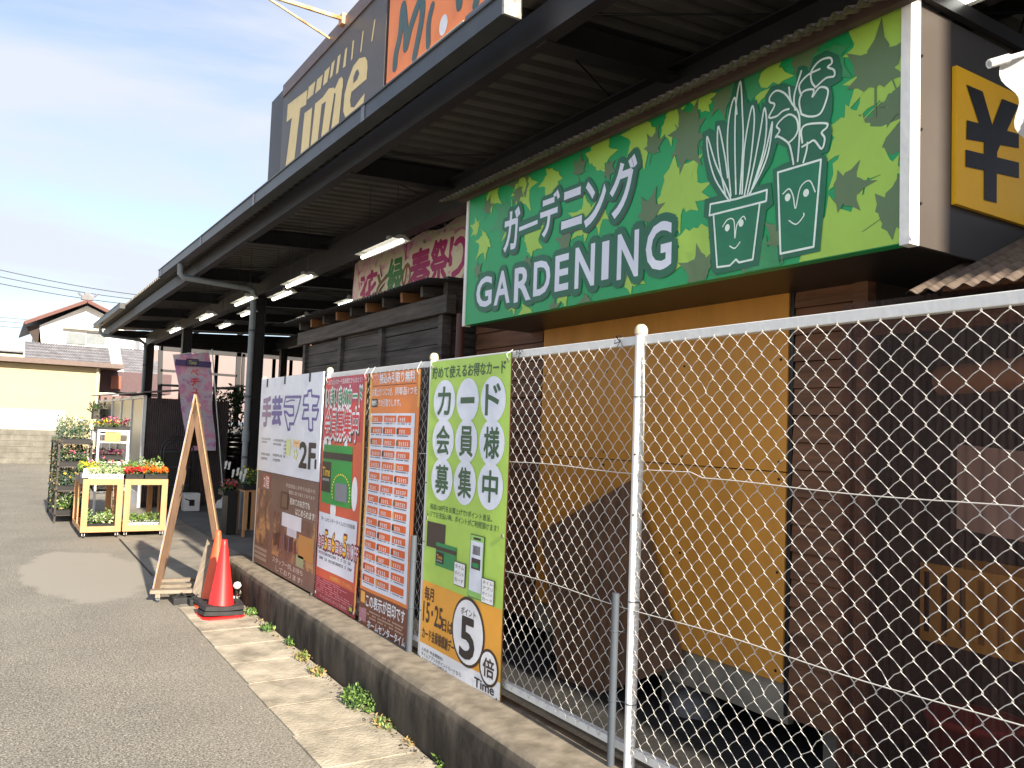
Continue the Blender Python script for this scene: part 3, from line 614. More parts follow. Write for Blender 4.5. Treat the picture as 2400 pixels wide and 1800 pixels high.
O(.14, .72, .370, .398, ink(236, 190, 200), 1, 'サービスカウンターにて受付中', .005); O(.78, .86, .368, .43, BLK, 1); O(.79, .85, .39, .415, ink(200, 214, 70), 2)
P.build('lettering', rt)

for t_, ys2, zs2, w2 in ((gt, (3.80, 4.71), (.34, 1.2, 2.15), wv), (ot, (4.93, 5.705), (.37, 2.12), wo), (rt, (5.83, 6.685), (.39, 2.12), wr)):
    for y_ in ys2:
        for z_ in zs2:
            b = MB(); x_ = BX + w2(y_, z_) - .004; b.tube([(x_, y_ + .011 * math.cos(a), z_ + .011 * math.sin(a)) for a in [k * math.pi / 5 for k in range(11)]], .0028, M_LAMPH, 5, cap=False); b.build('eyelet', t_)
            if z_ > 2: b = MB(); b.tube([(x_, y_, z_), (x_ - .004, y_ + .01, z_ + .03), (FX - .01, y_ + .004, 2.205)], .002, M_WHITE, 4); b.build('tie_cord', t_)
# white craft-shop board over the brown poster ------------------------------
wt = thing('white_signboard', 'white craft shop signboard with purple letters and 2F, leftmost on the fence', 'signboard', (BX, 7.7, 1.3))
Y0, Y1 = 6.755, 8.64
b = MB(); b.box(BX - .004, BX + .008, Y0, Y1, 1.285, 2.215, ink(224, 229, 240, name='sign_white')); b.build('board', wt)
for y_, z_ in ((8.42, 2.18), (7.83, 2.19), (7.1, 2.19), (6.84, 1.44)):
    b = MB(); b.box(BX - .008, BX - .004, y_ - .02, y_ + .02, z_ - .05, z_ + .03, M_RUB); b.build('cable_tie', wt)
P = Print(BX - .004)
PUR = ink(92, 84, 158, name='print_purple'); PU2 = ink(132, 110, 150, name='print_faded_purple')
def q(x, y): return (590 + x / 6.911, 880 + y / 6.911)
def rt_(a, b_, t, m, bold): P.text(t, q(*a), q(*b_), m, 1, bold)
rt_((190, 360), (300, 815), '手', PU2, .06); rt_((345, 350), (475, 800), '芸', PUR, .06)
P.stroke([q(*v) for v in ((800, 345), (550, 350), (525, 500), (680, 505), (680, 640), (610, 650), (560, 590), (530, 590), (590, 880), (620, 870), (615, 780), (680, 785), (740, 600), (800, 345))], .026, PUR, 1, smooth=False)
P.stroke([q(*v) for v in ((700, 400), (640, 400), (560, 430))], .012, PUR, 1.5, smooth=False)
P.stroke([q(*v) for v in ((910, 320), (915, 255), (970, 240), (975, 330), (1095, 345), (1060, 490), (990, 490), (985, 560), (1085, 555), (1045, 715), (985, 700), (990, 880), (950, 890), (925, 860), (925, 695), (820, 700), (850, 560), (920, 555), (920, 480), (835, 475), (850, 335), (910, 320))], .024, PUR, 1, smooth=False)
P.text('2F', q(785, 1085), q(1020, 1520), BLK, 1, .06)
P.scrawl(q(165, 985), q(310, 1100), ink(110, 110, 110), 2); P.scrawl(q(360, 1000), q(520, 1145), ink(96, 96, 100), 2); P.scrawl(q(160, 1215), q(290, 1375), ink(100, 100, 100), 2); P.scrawl(q(350, 1230), q(500, 1410), ink(100, 100, 100), 2)
P.rect(q(565, 1030), q(625, 1300), ink(214, 224, 160), 1); P.scrawl(q(530, 1030), q(565, 1330), ink(90, 100, 90), 5)
P.rect(q(675, 1040), q(780, 1170), ink(240, 208, 160), 1); P.scrawl(q(685, 1050), q(775, 1110), ink(224, 130, 50), 1, 2)
for k_ in range(5): P.ell(tuple(P.uv(*q(715 + 30 * math.cos(k_ * 1.26), 1280 + 60 * math.sin(k_ * 1.26)))), (.014, .02), ink(206, 206, 60), 1, 10)
P.build('lettering', wt)
bt = thing('brown_poster', 'brown photo poster hanging under the white signboard', 'poster', (BX, 7.6, .35))
BRP = bloom_mat('print_shop_photo', [(62, 42, 36), (110, 78, 62), (128, 94, 78), (196, 148, 96), (150, 112, 96)], 4.2)
b = MB(); b.box(BX, BX + .006, 6.745, 8.60, .36, 1.280, mat('print_brown', s2l((.50, .39, .34)), .6, var=.12, scale=2)); b.build('board', bt)
P = Print(BX)
def O(a0, a1, z0, z1, m, lay, t=None, bold=.015):
    if t: P.fit(t, -(Y1 - a0), z0, -(Y1 - a1), z1, m, lay, bold)
    else: P.poly([(-(Y1 - a0), z0), (-(Y1 - a1), z0), (-(Y1 - a1), z1), (-(Y1 - a0), z1)], m, lay)
O(.06, .55, .55, 1.10, BRP, 0); O(.66, 1.86, .52, .93, BRP, 0)
O(.22, .50, 1.12, 1.26, ink(150, 70, 66), 1); O(.27, .46, 1.12, 1.24, ink(240, 214, 210), 2, '2階', .02)
O(1.0, 1.82, 1.18, 1.215, ink(220, 205, 190), 1, '手芸用品と手作りの品々を', .005); O(1.1, 1.82, 1.125, 1.158, ink(220, 205, 190), 1, '豊富に取り揃えております', .005)
O(.86, 1.10, .975, 1.13, ink(70, 50, 44), 1); O(.89, 1.07, .99, 1.115, ink(112, 88, 72), 2)
O(1.15, 1.70, 1.035, 1.095, ink(242, 236, 226), 1, '初めてのお方でも', .02); O(1.32, 1.85, .955, 1.015, ink(242, 236, 226), 1, 'はじめられます!', .02)
O(.93, 1.50, .82, .945, ink(226, 228, 236), 1); O(1.10, 1.38, .75, .82, ink(206, 206, 218), 1); O(1.45, 1.85, .60, .80, ink(186, 136, 72), 1); O(1.40, 1.60, .52, .62, ink(150, 170, 130), 1)
for k_ in range(14): O(.70 + k_ * .05, .735 + k_ * .05, .60 + .012 * (k_ % 3), .72 + .01 * (k_ % 4), random.choice([ink(90, 56, 48), ink(150, 86, 66), ink(120, 100, 120), ink(60, 44, 46)]), 2)
O(.70, 1.60, .455, .505, ink(232, 220, 208), 1, 'スタッフ一同､お待ち', .01); O(.82, 1.60, .385, .435, ink(232, 220, 208), 1, 'しております!', .01)
for k_ in range(3):
    for q_ in range(12): O(.07 + q_ * .036, .094 + q_ * .036, .50 - k_ * .045, .53 - k_ * .045, ink(200, 180, 160), 1)
P.build('lettering', bt)

# ================================================================== CANOPY
SL = 0.055                                  # the roof rises slightly away from the road
def rz(x): return 4.36 + SL * (x - 2.45)
can = thing('canopy_roof', 'long dark steel canopy with corrugated deck and grey gutter over the garden store', 'canopy', (3.75, 14.2, 0))
def deck(y0, y1, x0, x1, p=.2, dz=0):
    b = MB(); vs = []; ys_ = []; y = y0; k = 0
    while y < y1:
        for fr, h in ((0, 0), (.10, .045), (.40, .045), (.50, 0)): ys_.append((y + fr * p, h))
        y += p
    for y, h in ys_: vs += [(x0, y, rz(x0) + h + dz), (x1, y, rz(x1) + h + dz), (x0, y, rz(x0) + h + .006 + dz), (x1, y, rz(x1) + h + .006 + dz)]
    n = len(ys_)
    b.add(vs, [(4 * i, 4 * i + 4, 4 * i + 5, 4 * i + 1) for i in range(n - 1)], M_DECK)
    b.add(vs, [(4 * i + 2, 4 * i + 3, 4 * i + 7, 4 * i + 6) for i in range(n - 1)] + [(4 * i, 4 * i + 2, 4 * i + 6, 4 * i + 4) for i in range(n - 1)], M_ROOFTOP)
    return b
deck(0.2, 26.8, 2.47, 14.5).build('roof_deck', can)
def gutter(y0, y1, z0, z1, h, near_cap=True):
    b = MB(); g = .125; t = .004
    for y, z in ((y0, z0), (y1, z1)): pass
    def q4(xa, za, xb, zb): b.add([(xa, y0, z0 + za), (xb, y0, z0 + zb), (xb, y1, z1 + zb), (xa, y1, z1 + za)], [(0, 1, 2, 3)], M_GUT)
    X0 = 2.36
    q4(X0, 0, X0, h); q4(X0 + g, 0, X0, 0); q4(X0 + g, h, X0 + g, 0); q4(X0 + t, 0, X0 + t, h); q4(X0 - .012, h, X0 + .014, h); q4(X0 - .012, h - .014, X0 - .012, h); q4(X0, h - .014, X0 - .012, h - .014)
    for y, z in ((y0, z0), (y1, z1)): b.add([(X0, y, z), (X0 + g, y, z), (X0 + g, y, z + h), (X0, y, z + h)], [(0, 1, 2, 3)], M_GUT)
    return b.build('gutter', can)
gutter(4.03, 15.7, 4.175, 4.275, .135); gutter(20.9, 26.85, 4.30, 4.35, .13)
for y in (6.15, 9.4, 12.2, 15.4):             # joint sleeves and straps
    z = 4.175 + .1 * (y - 4.03) / 11.67; b = MB(); b.box(2.354, 2.362, y - .035, y + .035, z - .006, z + .137, mat('worn_zinc', (.17, .17, .19), .35, .2, var=.4, scale=30)); b.build('gutter_sleeve', can)
b = MB(); b.box(2.362, 2.484, 4.008, 4.028, 4.172, 4.312, mat('galvanised_end', (.42, .41, .40), .35, .5, var=.5, scale=14)); b.build('gutter_end', can)
b = MB()                                     # inner fascia channel
b.box(2.62, 2.66, .2, 26.6, 4.10, 4.30, M_DARK); b.box(2.66, 2.72, .2, 26.6, 4.10, 4.112, M_DARK); b.box(2.66, 2.72, .2, 26.6, 4.288, 4.30, M_DARK); b.build('eave_beam', can)
def hbeam(p, q, wd, ht, name='beam', m=None, parent=None):
    b = MB(); m = m or M_DARK; p = Vector(p); q = Vector(q); z = Vector((0, 0, 1))
    b.beam(p + z * (ht / 2 - .005), q + z * (ht / 2 - .005), wd, .012, m); b.beam(p - z * (ht / 2 - .005), q - z * (ht / 2 - .005), wd, .012, m); b.beam(p, q, .012, ht - .024, m)
    return b.build(name, parent or can)
for y in (.9, 4.06, 7.25, 10.88, 14.2, 17.3, 20.3, 23.2, 26.3):
    hbeam((2.662, y, 4.19), (14.3, y, 4.19 + SL * 11.6), .12, .20)
for x in (3.75, 7.6, 11.4): hbeam((x, .3, rz(x) - .37), (x, 26.5, rz(x) - .37), .17, .32, 'girder')
for x in (5.1, 6.4, 9, 10.3):
    b = MB(); b.beam((x, .3, rz(x) - .05), (x, 26.5, rz(x) - .05), .05, .09, M_DARK); b.build('purlin', can)
for i, (y0, y1) in enumerate(((.9, 4.06), (4.06, 7.25), (7.25, 10.88), (10.88, 14.2), (14.2, 17.3), (17.3, 20.3), (20.3, 23.2))):   # thin diagonal bracing rods
    b = MB(); b.tube([(2.75, y0 + .1, 4.27), (7.4, y1 - .1, 4.48)], .007, M_BLACK, 5); b.tube([(2.75, y1 - .1, 4.262), (7.4, y0 + .1, 4.472)], .007, M_BLACK, 5); b.build('brace_rod', can)
for x, y in [(3.75, 14.2), (3.75, 20.3), (3.75, 25.6), (7.6, 14.2), (7.6, 20.3), (7.6, 25.6), (11.4, 20.3), (11.4, 25.6)]:
    b = MB(); t = rz(x) - .53; a = .1; b.box(x - a, x - a + .014, y - a, y + a, 0.02, t, M_DARK); b.box(x + a - .014, x + a, y - a, y + a, .02, t, M_DARK); b.box(x - a + .014, x + a - .014, y - .006, y + .006, .02, t, M_DARK)
    b.box(x - .16, x + .16, y - .16, y + .16, .012, .035, M_DARK); b.build('column', can)
# far end closing beams and dark back wall of the store
b = MB(); b.box(3.9, 14.3, 26.55, 26.7, 3.98, 4.40, M_DARK); b.build('end_beam', can)
b = MB(); b.box(14.5, 14.6, .2, 26.7, 0, 5.2, M_DGREY)
tag(b.build('back_wall', mesh_loc=(14.5, 13, 0)), 'dark inner wall at the back of the covered sales area', 'wall')

def downpipe(name, pts, label, r=.05):
    t = thing(name, label, 'downpipe', pts[-1]); b = MB(); b.tube(pts, r, mat('blue_grey_downpipe', (.22, .25, .27), .4, var=.15, scale=3), 14); b.build('tube', t)
    if pts[-1][2] < 1:
        for z in (1.2, 2.2, 3.3):
            b = MB(); b.lathe([(r + .006, -.02), (r + .006, .02)], (pts[-1][0], pts[-1][1], z), M_GREYP, 14); b.box(pts[-1][0], pts[-1][0] + .13, pts[-1][1] - .01, pts[-1][1] + .01, z - .012, z + .012, M_DARK); b.build('clamp', t)
        b = MB(); b.lathe([(r + .012, -.09), (r + .012, .09)], (pts[-1][0], pts[-1][1], 1.55), mat('blue_grey_downpipe', (0, 0, 0)), 14); b.build('coupling', t)
downpipe('downpipe', [(2.42, 13.95, 4.26), (2.42, 13.95, 4.10), (2.47, 13.95, 4.05), (3.50, 13.95, 4.0), (3.58, 13.95, 3.96), (3.59, 13.95, 3.88), (3.59, 13.95, .02)], 'blue grey downpipe beside the nearest dark column', .05)
downpipe('downpipe', [(2.42, 25.4, 4.3), (2.42, 25.4, 4.12), (2.5, 25.4, 4.05), (3.45, 25.4, 4.0), (3.58, 25.4, 3.9), (3.6, 25.4, 3.7), (3.6, 25.4, .02)], 'dark downpipe at the far left end of the canopy', .045)

# strip lights
lab = ['strip light nearest the camera, in front of the pink banner', 'strip light just right of the near downpipe, left row', 'strip light left of the near downpipe', 'strip light between the two middle columns', 'farthest strip light of the left row', 'strip light directly right of the near column',
       'small strip light half hidden behind the downpipe', 'small strip light above the white strip, between the two columns', 'strip light just above the corner of the plank shed roof', 'strip light touching the left end of the plank shed roof', 'strip light above the yen panel at the top right']
segs = [((849, 603), (943, 564)), ((672, 672), (730, 648)), ((554, 715), (589, 698)), ((466, 749), (501, 738)), ((398, 779), (423, 770)), ((642, 702), (679, 685)), ((569, 740), (589, 730)), ((516, 768), (537, 760)), ((799, 715), (825, 704)), ((705, 749), (724, 743)), ((2235, 12), (2300, -22))]
for (a, c), lb in zip(segs, lab):
    Z = 3.62
    p = at(*a, Z=Z); q = at(*c, Z=Z); x = (p.x + q.x) / 2; ya, yb = max(p.y, q.y), min(p.y, q.y)
    t = thing('strip_light', lb, 'lamp', (x, (ya + yb) / 2, Z), 'strip lights hung under the canopy')
    b = MB(); b.tube([(x, ya, Z), (x, yb, Z)], .021, M_TUBE, 10); b.build('tube', t)
    b = MB(); b.add([(x - .10, ya, Z + .015), (x - .03, ya, Z + .06), (x + .03, ya, Z + .06), (x + .10, ya, Z + .015), (x - .10, yb, Z + .015), (x - .03, yb, Z + .06), (x + .03, yb, Z + .06), (x + .10, yb, Z + .015)], [(0, 1, 5, 4), (1, 2, 6, 5), (2, 3, 7, 6), (0, 3, 2, 1), (4, 5, 6, 7)], M_LAMPH); b.build('reflector', t)
    b = MB(); top = rz(x) - .02
    for y in (ya - .15, yb + .15): b.tube([(x, y, Z + .06), (x, y, top)], .003, M_BLACK, 5)
    b.lathe([(0, .05), (.035, .04), (.04, 0)], (x, (ya * .3 + yb * .7), Z + .06), M_LAMPH, 10); b.build('hanger', t)

# hanging pink festival banner
pt = thing('pink_banner', 'pink flowered banner reading 花と緑の春祭り hung behind the plank shed', 'banner', (4.2, 9.4, 3.5))
PINK = bloom_mat('print_pink_blossom', [(150, 56, 100), (206, 84, 140), (236, 186, 196), (226, 224, 180), (222, 140, 176), (176, 66, 120)], 2.2)
yl, yr = 11.02, 7.0
zt = lambda y: 4.10 - .06 * math.sin((11 - y) * 1.2) ** 2
b = MB(); b.sheet((4.2, yr, 3.35), (4.2, yl, 3.35), (4.2, yr, 4.10), 24, 6, lambda u, v: (.01 * math.sin(u * 20) + .008 * math.sin(v * 5 + u * 9), 0, -v * .05 * math.sin(u * 14) ** 2), PINK); b.build('cloth', pt)
P = Print(4.19)
MG = ink(176, 30, 100, name='print_magenta'); CRW = ink(236, 220, 190, name='print_cream'); GRN = ink(60, 130, 60, name='print_leaf_green')
def ptx(t, a, b_, m): P.text(t, a, b_, m, 3, .05, halo=CRW, hb=.14)
ptx('花', (848, 645), (882, 705), MG); ptx('と', (885, 645), (908, 690), ink(120, 90, 40)); ptx('緑', (912, 612), (942, 690), GRN); ptx('の', (945, 622), (962, 672), ink(150, 90, 40)); ptx('春', (966, 592), (1006, 672), MG); ptx('祭', (1013, 570), (1048, 655), MG); ptx('り', (1056, 560), (1092, 640), MG)
P.build('lettering', pt)
b = MB()
for px, py in ((888, 545), (1003, 500), (1045, 480)):
    p = at(px, py, X=4.2); b.tube([(4.2, p.y, 4.06), (4.2, p.y + .05, 4.3), (4.2, p.y, rz(4.2))], .004, M_WHITE, 4)
b.build('cord', pt)

# ================================================================== ROOF SIGNS
SX = 3.4
rs = thing('roof_sign', 'big charcoal roof sign with gold Time lettering above the canopy', 'sign', (SX, 10.5, 4.5))
b = MB(); b.box(SX, SX + .35, 8.30, 12.13, 4.5, 6.62, M_SIGNB); b.build('face_panel', rs)
b = MB(); b.box(SX + .02, SX + .33, 12.15, 12.85, 4.5, 6.79, M_DGREY); b.build('end_panel', rs)
b = MB(); b.box(SX - .02, SX + .37, 7.0, 12.13, 6.62, 6.80, mat('brown_sign_cap', (.16, .115, .105), .5, var=.15, scale=3)); b.build('top_cap', rs)
P = Print(SX)
def z1(x, y): return (550 + x / 3.16, y / 3.16)
def zp(pts, m=M_GOLD, lay=1): P.ppoly([z1(*v) for v in pts], m, lay)
zp([(395, 775), (540, 665), (530, 775), (488, 802), (440, 1210), (375, 1258), (425, 872), (385, 905)])
for s_ in [[(550, 645), (600, 600), (583, 700), (537, 740)], [(612, 590), (655, 550), (638, 655), (597, 695)], [(668, 530), (708, 490), (688, 605), (655, 638)], [(720, 470), (745, 440), (725, 560), (705, 585)], [(765, 420), (788, 398), (768, 535), (750, 555)], [(820, 365), (836, 350), (822, 490), (802, 505)], [(875, 305), (887, 295), (873, 435), (862, 450)], [(948, 235), (958, 225), (940, 380), (930, 390)], [(1035, 150), (1045, 140), (1022, 300), (1012, 310)]]: zp(s_)
zp([(518, 838), (576, 795), (548, 1118), (487, 1162)])
zp([(598, 768), (652, 722), (612, 1072), (560, 1112)]); zp([(640, 740), (700, 655), (738, 648), (735, 700), (690, 740), (645, 775)], lay=1.4); zp([(685, 690), (745, 655), (692, 1008), (638, 1046)], lay=1.8)
zp([(735, 680), (775, 585), (795, 568), (806, 590), (803, 650), (770, 720)], lay=2.2); zp([(757, 650), (806, 590), (772, 930), (715, 975)], lay=2.6)
zp([(925, 432), (968, 422), (983, 450), (985, 500), (978, 585), (866, 682), (856, 745), (862, 795), (888, 795), (925, 742), (965, 690), (955, 765), (918, 830), (862, 874), (822, 874), (805, 825), (815, 700), (840, 600), (880, 490)])
zp([(915, 512), (925, 545), (908, 590), (880, 618), (882, 570), (898, 528)], M_SIGNB, 2)
P.build('lettering', rs)
og = thing('orange_sign', 'orange roof sign with dark green brush strokes right of the gold lettering', 'sign', (SX, 7.5, 4.5))
b = MB(); b.box(SX, SX + .3, 4.6, 8.22, 5.42, 7.1, M_ORANGE); b.build('face_panel', og)
b = MB(); b.box(SX - .05, SX + .1, 6.4, 8.26, 5.38, 5.42, mat('cream_trough', (.68, .66, .50), .5)); b.build('lamp_trough', og)
b = MB(); b.box(SX - .03, SX + .1, 4.6, 6.4, 5.30, 5.46, mat('blue_grey_flashing', (.12, .13, .17), .4)); b.build('flashing', og)
b = MB(); b.box(SX + .05, SX + .3, 4.6, 8.22, 4.5, 5.38, M_SIGNB); b.build('base_panel', og)
P = Print(SX); DTG = ink(58, 92, 92, name='print_teal_brush')
def z2(x, y): return (700 + x / 4.096, y / 4.096)
P.stroke([z2(*v) for v in ((925, 640), (935, 520), (975, 330), (1005, 60), (1030, 300), (1030, 450), (1080, 250), (1160, 20), (1190, 30), (1180, 200), (1115, 540))], .125, DTG, 1)
P.stroke([z2(*v) for v in ((1285, 60), (1250, 220), (1245, 430))], .10, DTG, 1.5)
P.stroke([z2(*v) for v in ((1560, -120), (1540, -40), (1545, 50))], .12, DTG, 1); P.stroke([z2(*v) for v in ((1690, -120), (1715, -40), (1700, 40))], .12, DTG, 1)
c0 = P.uv(*z2(1392, 240)); P.ell(c0, (.085, .10), WHT, 2, 22)
P.build('lettering', og)
# swing-arm sign lamps above the roof sign
lm = thing('sign_lamp_arm', 'orange and cream steel lamp arm reaching out from the top of the roof sign', 'lamp arm', (SX, 10.2, 6.8))
ORS = mat('orange_painted_steel', (.80, .28, .08), .45, var=.3, scale=4, c2=(.95, .62, .35))
pa = at(805, 45, X=SX - .02); pb = at(640, -8, X=SX - 1.0); b = MB(); b.beam(pa, pb, .038, .038, ORS); b.build('arm', lm)
pa2 = at(772, 90, X=SX - .02); pb2 = at(622, -8, X=SX - 1.0); b = MB(); b.beam(pa2, pb2, .022, .022, ORS); b.build('stay', lm)
b = MB(); b.box(pa.x - .04, pa.x + .05, pa.y - .06, pa.y + .06, pa.z - .08, pa.z + .05, ORS); b.build('bracket', lm)

# ================================================================== GARDEN HOUSE
HX = 3.6
gh = thing('garden_house', 'small brown boarded house with a big ochre panel behind the fence', 'building', (HX, 4.4, .1))
b = MB(); b.box(HX + .03, 7.2, 2.46, 6.35, .34, 3.6, mat('inner_dark_wall', (.028, .02, .017), .9)); b.build('wall_core', gh)
def boards(y0, y1, z0, z1, x, h=.142):
    z = z0; i = 0
    while z < z1:
        t = random.uniform(0, .006); b = MB(); zz = min(z + h - .004, z1)
        b.add([(x - .020 - t, y0, z), (x - .020 - t, y1, z), (x - .006 - t, y1, zz), (x - .006 - t, y0, zz), (x + .03, y0, z), (x + .03, y1, z), (x + .03, y1, zz), (x + .03, y0, zz)], [(0, 3, 2, 1), (0, 1, 5, 4), (3, 7, 6, 2), (0, 4, 7, 3), (1, 2, 6, 5)], M_SIDING)
        b.build('siding_board', gh); z += h; i += 1
boards(2.555, 2.915, .34, 3.5, HX); boards(5.29, 6.34, .34, 3.5, HX)
b = MB(); b.box(HX - .035, HX + .03, 2.47, 2.55, .30, 3.5, M_SIDING); b.build('corner_post', gh)
b = MB(); b.box(HX - .03, HX + .02, 2.945, 5.26, 1.602, 3.5, M_OCHRE); b.build('ochre_panel', gh, bevel=.002)
b = MB(); b.box(HX - .03, HX + .02, 2.945, 5.26, .505, 1.596, M_OCHRE); b.build('ochre_panel', gh, bevel=.002)
for y_ in (2.99, 3.72, 4.48, 5.22):
    for z_ in (.56, 1.07, 1.56, 1.65, 2.2):
        b = MB(); b.tube([(HX - .034, y_, z_), (HX - .029, y_, z_)], .008, M_DARK, 8); b.build('screw', gh)
b = MB(); b.box(HX - .012, HX + .03, 2.92, 5.285, .30, .50, mat('grey_skirting', (.30, .26, .20), .8, var=.3, scale=5)); b.build('skirting_board', gh)
b = MB(); b.box(HX - .02, HX + .02, 2.918, 2.943, .34, 3.5, M_BLACK); b.build('joint_cover', gh)
# props under the raised floor
for i, y in enumerate((2.7, 3.9, 5.2)):
    b = MB(); b.box(HX + .1, HX + .28, y - .09, y + .09, .10, .34, M_CONC); b.build('foundation_block', gh)
bx = thing('sign_box', 'green GARDENING lightbox sign with maple leaves and two drawn flower pots', 'sign', (3.0, 3.7, 2.54))
GREEN = mat('print_kelly_green', s2l((.11, .64, .37)), .45, var=.05, scale=.8)
b = MB(); b.box(3.0, 3.06, 1.935, 5.49, 2.555, 3.535, GREEN); b.build('face_panel', bx)
b = MB(); b.box(2.985, 3.05, 1.888, 1.934, 2.545, 3.56, M_WHITE); b.build('edge_trim', bx, bevel=.003)
b = MB(); b.box(2.99, 3.05, 5.492, 5.525, 2.548, 3.55, M_WHITE); b.build('edge_trim', bx, bevel=.003)
b = MB(); b.box(3.062, 4.9, 1.915, 5.49, 2.555, 3.53, M_BLACK); b.build('box_body', bx)
b = MB(); b.box(3.052, 3.275, 1.895, 1.914, 2.55, 3.53, M_GREY)
for z in (2.72, 3.02, 3.32): b.tube([(3.065, 1.895, z), (3.065, 1.889, z)], .006, M_DARK, 6)
b.build('side_sheet', bx)
b = MB(); b.box(3.277, 4.9, 1.899, 1.914, 2.55, 3.53, M_DGREY); b.build('side_sheet', bx)  # darker sheet puts the shade past the shadow edge into its colour
P = Print(3.0); LG = ink(166, 206, 80, name='print_leaf_lime'); OG = ink(98, 124, 84, name='print_leaf_olive'); PG = ink(28, 118, 82, name='print_pot_green'); LW = ink(226, 240, 232, name='print_line_white'); SG = ink(58, 150, 92, name='print_leaf_mid')
def clip(poly, u0, v0, u1, v1):
    for ax, lim, sg in ((0, u0, 1), (0, u1, -1), (1, v0, 1), (1, v1, -1)):
        o = []
        for i in range(len(poly)):
            a, b_ = poly[i - 1], poly[i]; ia = (a[ax] - lim) * sg >= 0; ib = (b_[ax] - lim) * sg >= 0
            if ia != ib: t = (lim - a[ax]) / (b_[ax] - a[ax]); o.append((a[0] + t * (b_[0] - a[0]), a[1] + t * (b_[1] - a[1])))
            if ib: o.append(b_)
        poly = o
        if not poly: return poly
    return poly
UB = (-5.488, 2.558, -1.937, 3.532)
def maple(u, v, r, rot, m, lay, stem=True, lobes=(1, .85, .85, .6, .6)):
    ang = [0, 52, -52, 105, -105]
    for k, (a, l) in enumerate(zip(ang, lobes)):
        an = R(a) + rot; w_ = .225 * r; d = (math.sin(an), math.cos(an)); nn = (d[1], -d[0])
        pl = [(u - nn[0] * w_ * .55, v - nn[1] * w_ * .55), (u + d[0] * r * l * .45 - nn[0] * w_, v + d[1] * r * l * .45 - nn[1] * w_), (u + d[0] * r * l * .62 - nn[0] * w_ * .45, v + d[1] * r * l * .62 - nn[1] * w_ * .45), (u + d[0] * r * l, v + d[1] * r * l), (u + d[0] * r * l * .62 + nn[0] * w_ * .45, v + d[1] * r * l * .62 + nn[1] * w_ * .45), (u + d[0] * r * l * .45 + nn[0] * w_, v + d[1] * r * l * .45 + nn[1] * w_), (u + nn[0] * w_ * .55, v + nn[1] * w_ * .55)]
        pl = clip(pl, *UB)
        if len(pl) > 2: P.poly(pl, m, lay + .06 * k)
    c_ = clip([(u + .26 * r * math.cos(t), v + .26 * r * math.sin(t)) for t in [i * math.pi / 4 for i in range(8)]], *UB)
    if len(c_) > 2: P.poly(c_, m, lay + .35)
    if stem:
        d = (-math.sin(rot), -math.cos(rot)); c_ = clip([(u - .02 * r, v), (u + d[0] * r * .8 - .02 * r + .1 * r, v + d[1] * r * .8), (u + d[0] * r * .8 + .02 * r + .1 * r, v + d[1] * r * .8), (u + .02 * r, v)], *UB)
        if len(c_) > 2: P.poly(c_, m, lay + .4)
def zs(x, y): return (1090 + x / 2.087, y / 2.087)
rl = random.Random(21)
lay = .3
big = [((2075, 190), .26, 2.9, LG), ((1960, 120), .25, 1.2, LG), ((1990, 1050), .34, 2.2, LG), ((1900, 760), .24, 2.0, LG), ((1830, 1180), .26, 4.4, LG), ((1010, 930), .27, 1.9, LG), ((880, 650), .20, 4.0, LG), ((650, 770), .19, .5, LG), ((430, 870), .17, 3.6, LG), ((600, 1080), .17, 5, LG), ((320, 1180), .17, 1, LG), ((1120, 1180), .2, 3.2, LG), ((130, 950), .16, 2, LG), ((100, 1180), .15, 4, LG), ((480, 1420), .12, 3, LG), ((800, 1350), .15, 1, LG), ((1480, 380), .16, 2.6, LG), ((1160, 500), .13, .5, LG), ((240, 1480), .09, 3.1, LG), ((1000, 600), .13, 2, LG), ((1760, 300), .16, 3.3, SG), ((1330, 420), .25, 1, SG), ((1440, 1300), .2, 2, SG),
       ((2010, 360), .24, .2, OG), ((2125, 470), .14, 2.6, OG), ((2080, 1040), .20, 1.3, OG), ((1100, 640), .20, 5.6, OG), ((1080, 700), .19, 2.6, OG), ((920, 720), .13, .3, OG), ((1850, 930), .17, 1.7, OG), ((1640, 260), .16, 1.4, OG), ((900, 1050), .16, .2, OG), ((560, 830), .11, .2, OG), ((700, 830), .10, 2, OG), ((800, 1260), .17, 2.4, OG), ((500, 1180), .13, 5, OG), ((260, 940), .12, 3, OG), ((110, 1020), .12, .4, OG), ((300, 1300), .12, 2, OG), ((1160, 1330), .18, 5.2, OG), ((60, 1330), .10, 1, OG), ((1350, 1230), .14, 2, OG), ((430, 1520), .10, 1, OG), ((600, 1480), .12, 4, OG), ((1260, 470), .14, 3, OG), ((1550, 1160), .16, 0, OG), ((380, 1060), .10, 2, OG)]
for k_ in range(12):
    u_ = rl.uniform(-5.45, -2.0); maple(u_, rl.uniform(2.56, 3.53), rl.uniform(.10, .26), rl.uniform(0, 6.3), rl.choice([LG, LG, LG, SG, OG]), .3 + .012 * k_, True)
lay = 1.1
for (x, y), r_, ro, m_ in big:
    u, v = P.uv(*zs(x, y)); maple(u, v, r_ * (rl.uniform(.95, 1.1) if m_ is OG else rl.uniform(1.15, 1.4)), ro + rl.uniform(-.2, .2), m_, lay, m_ is OG); lay += .5 / 10
lay = 3.2
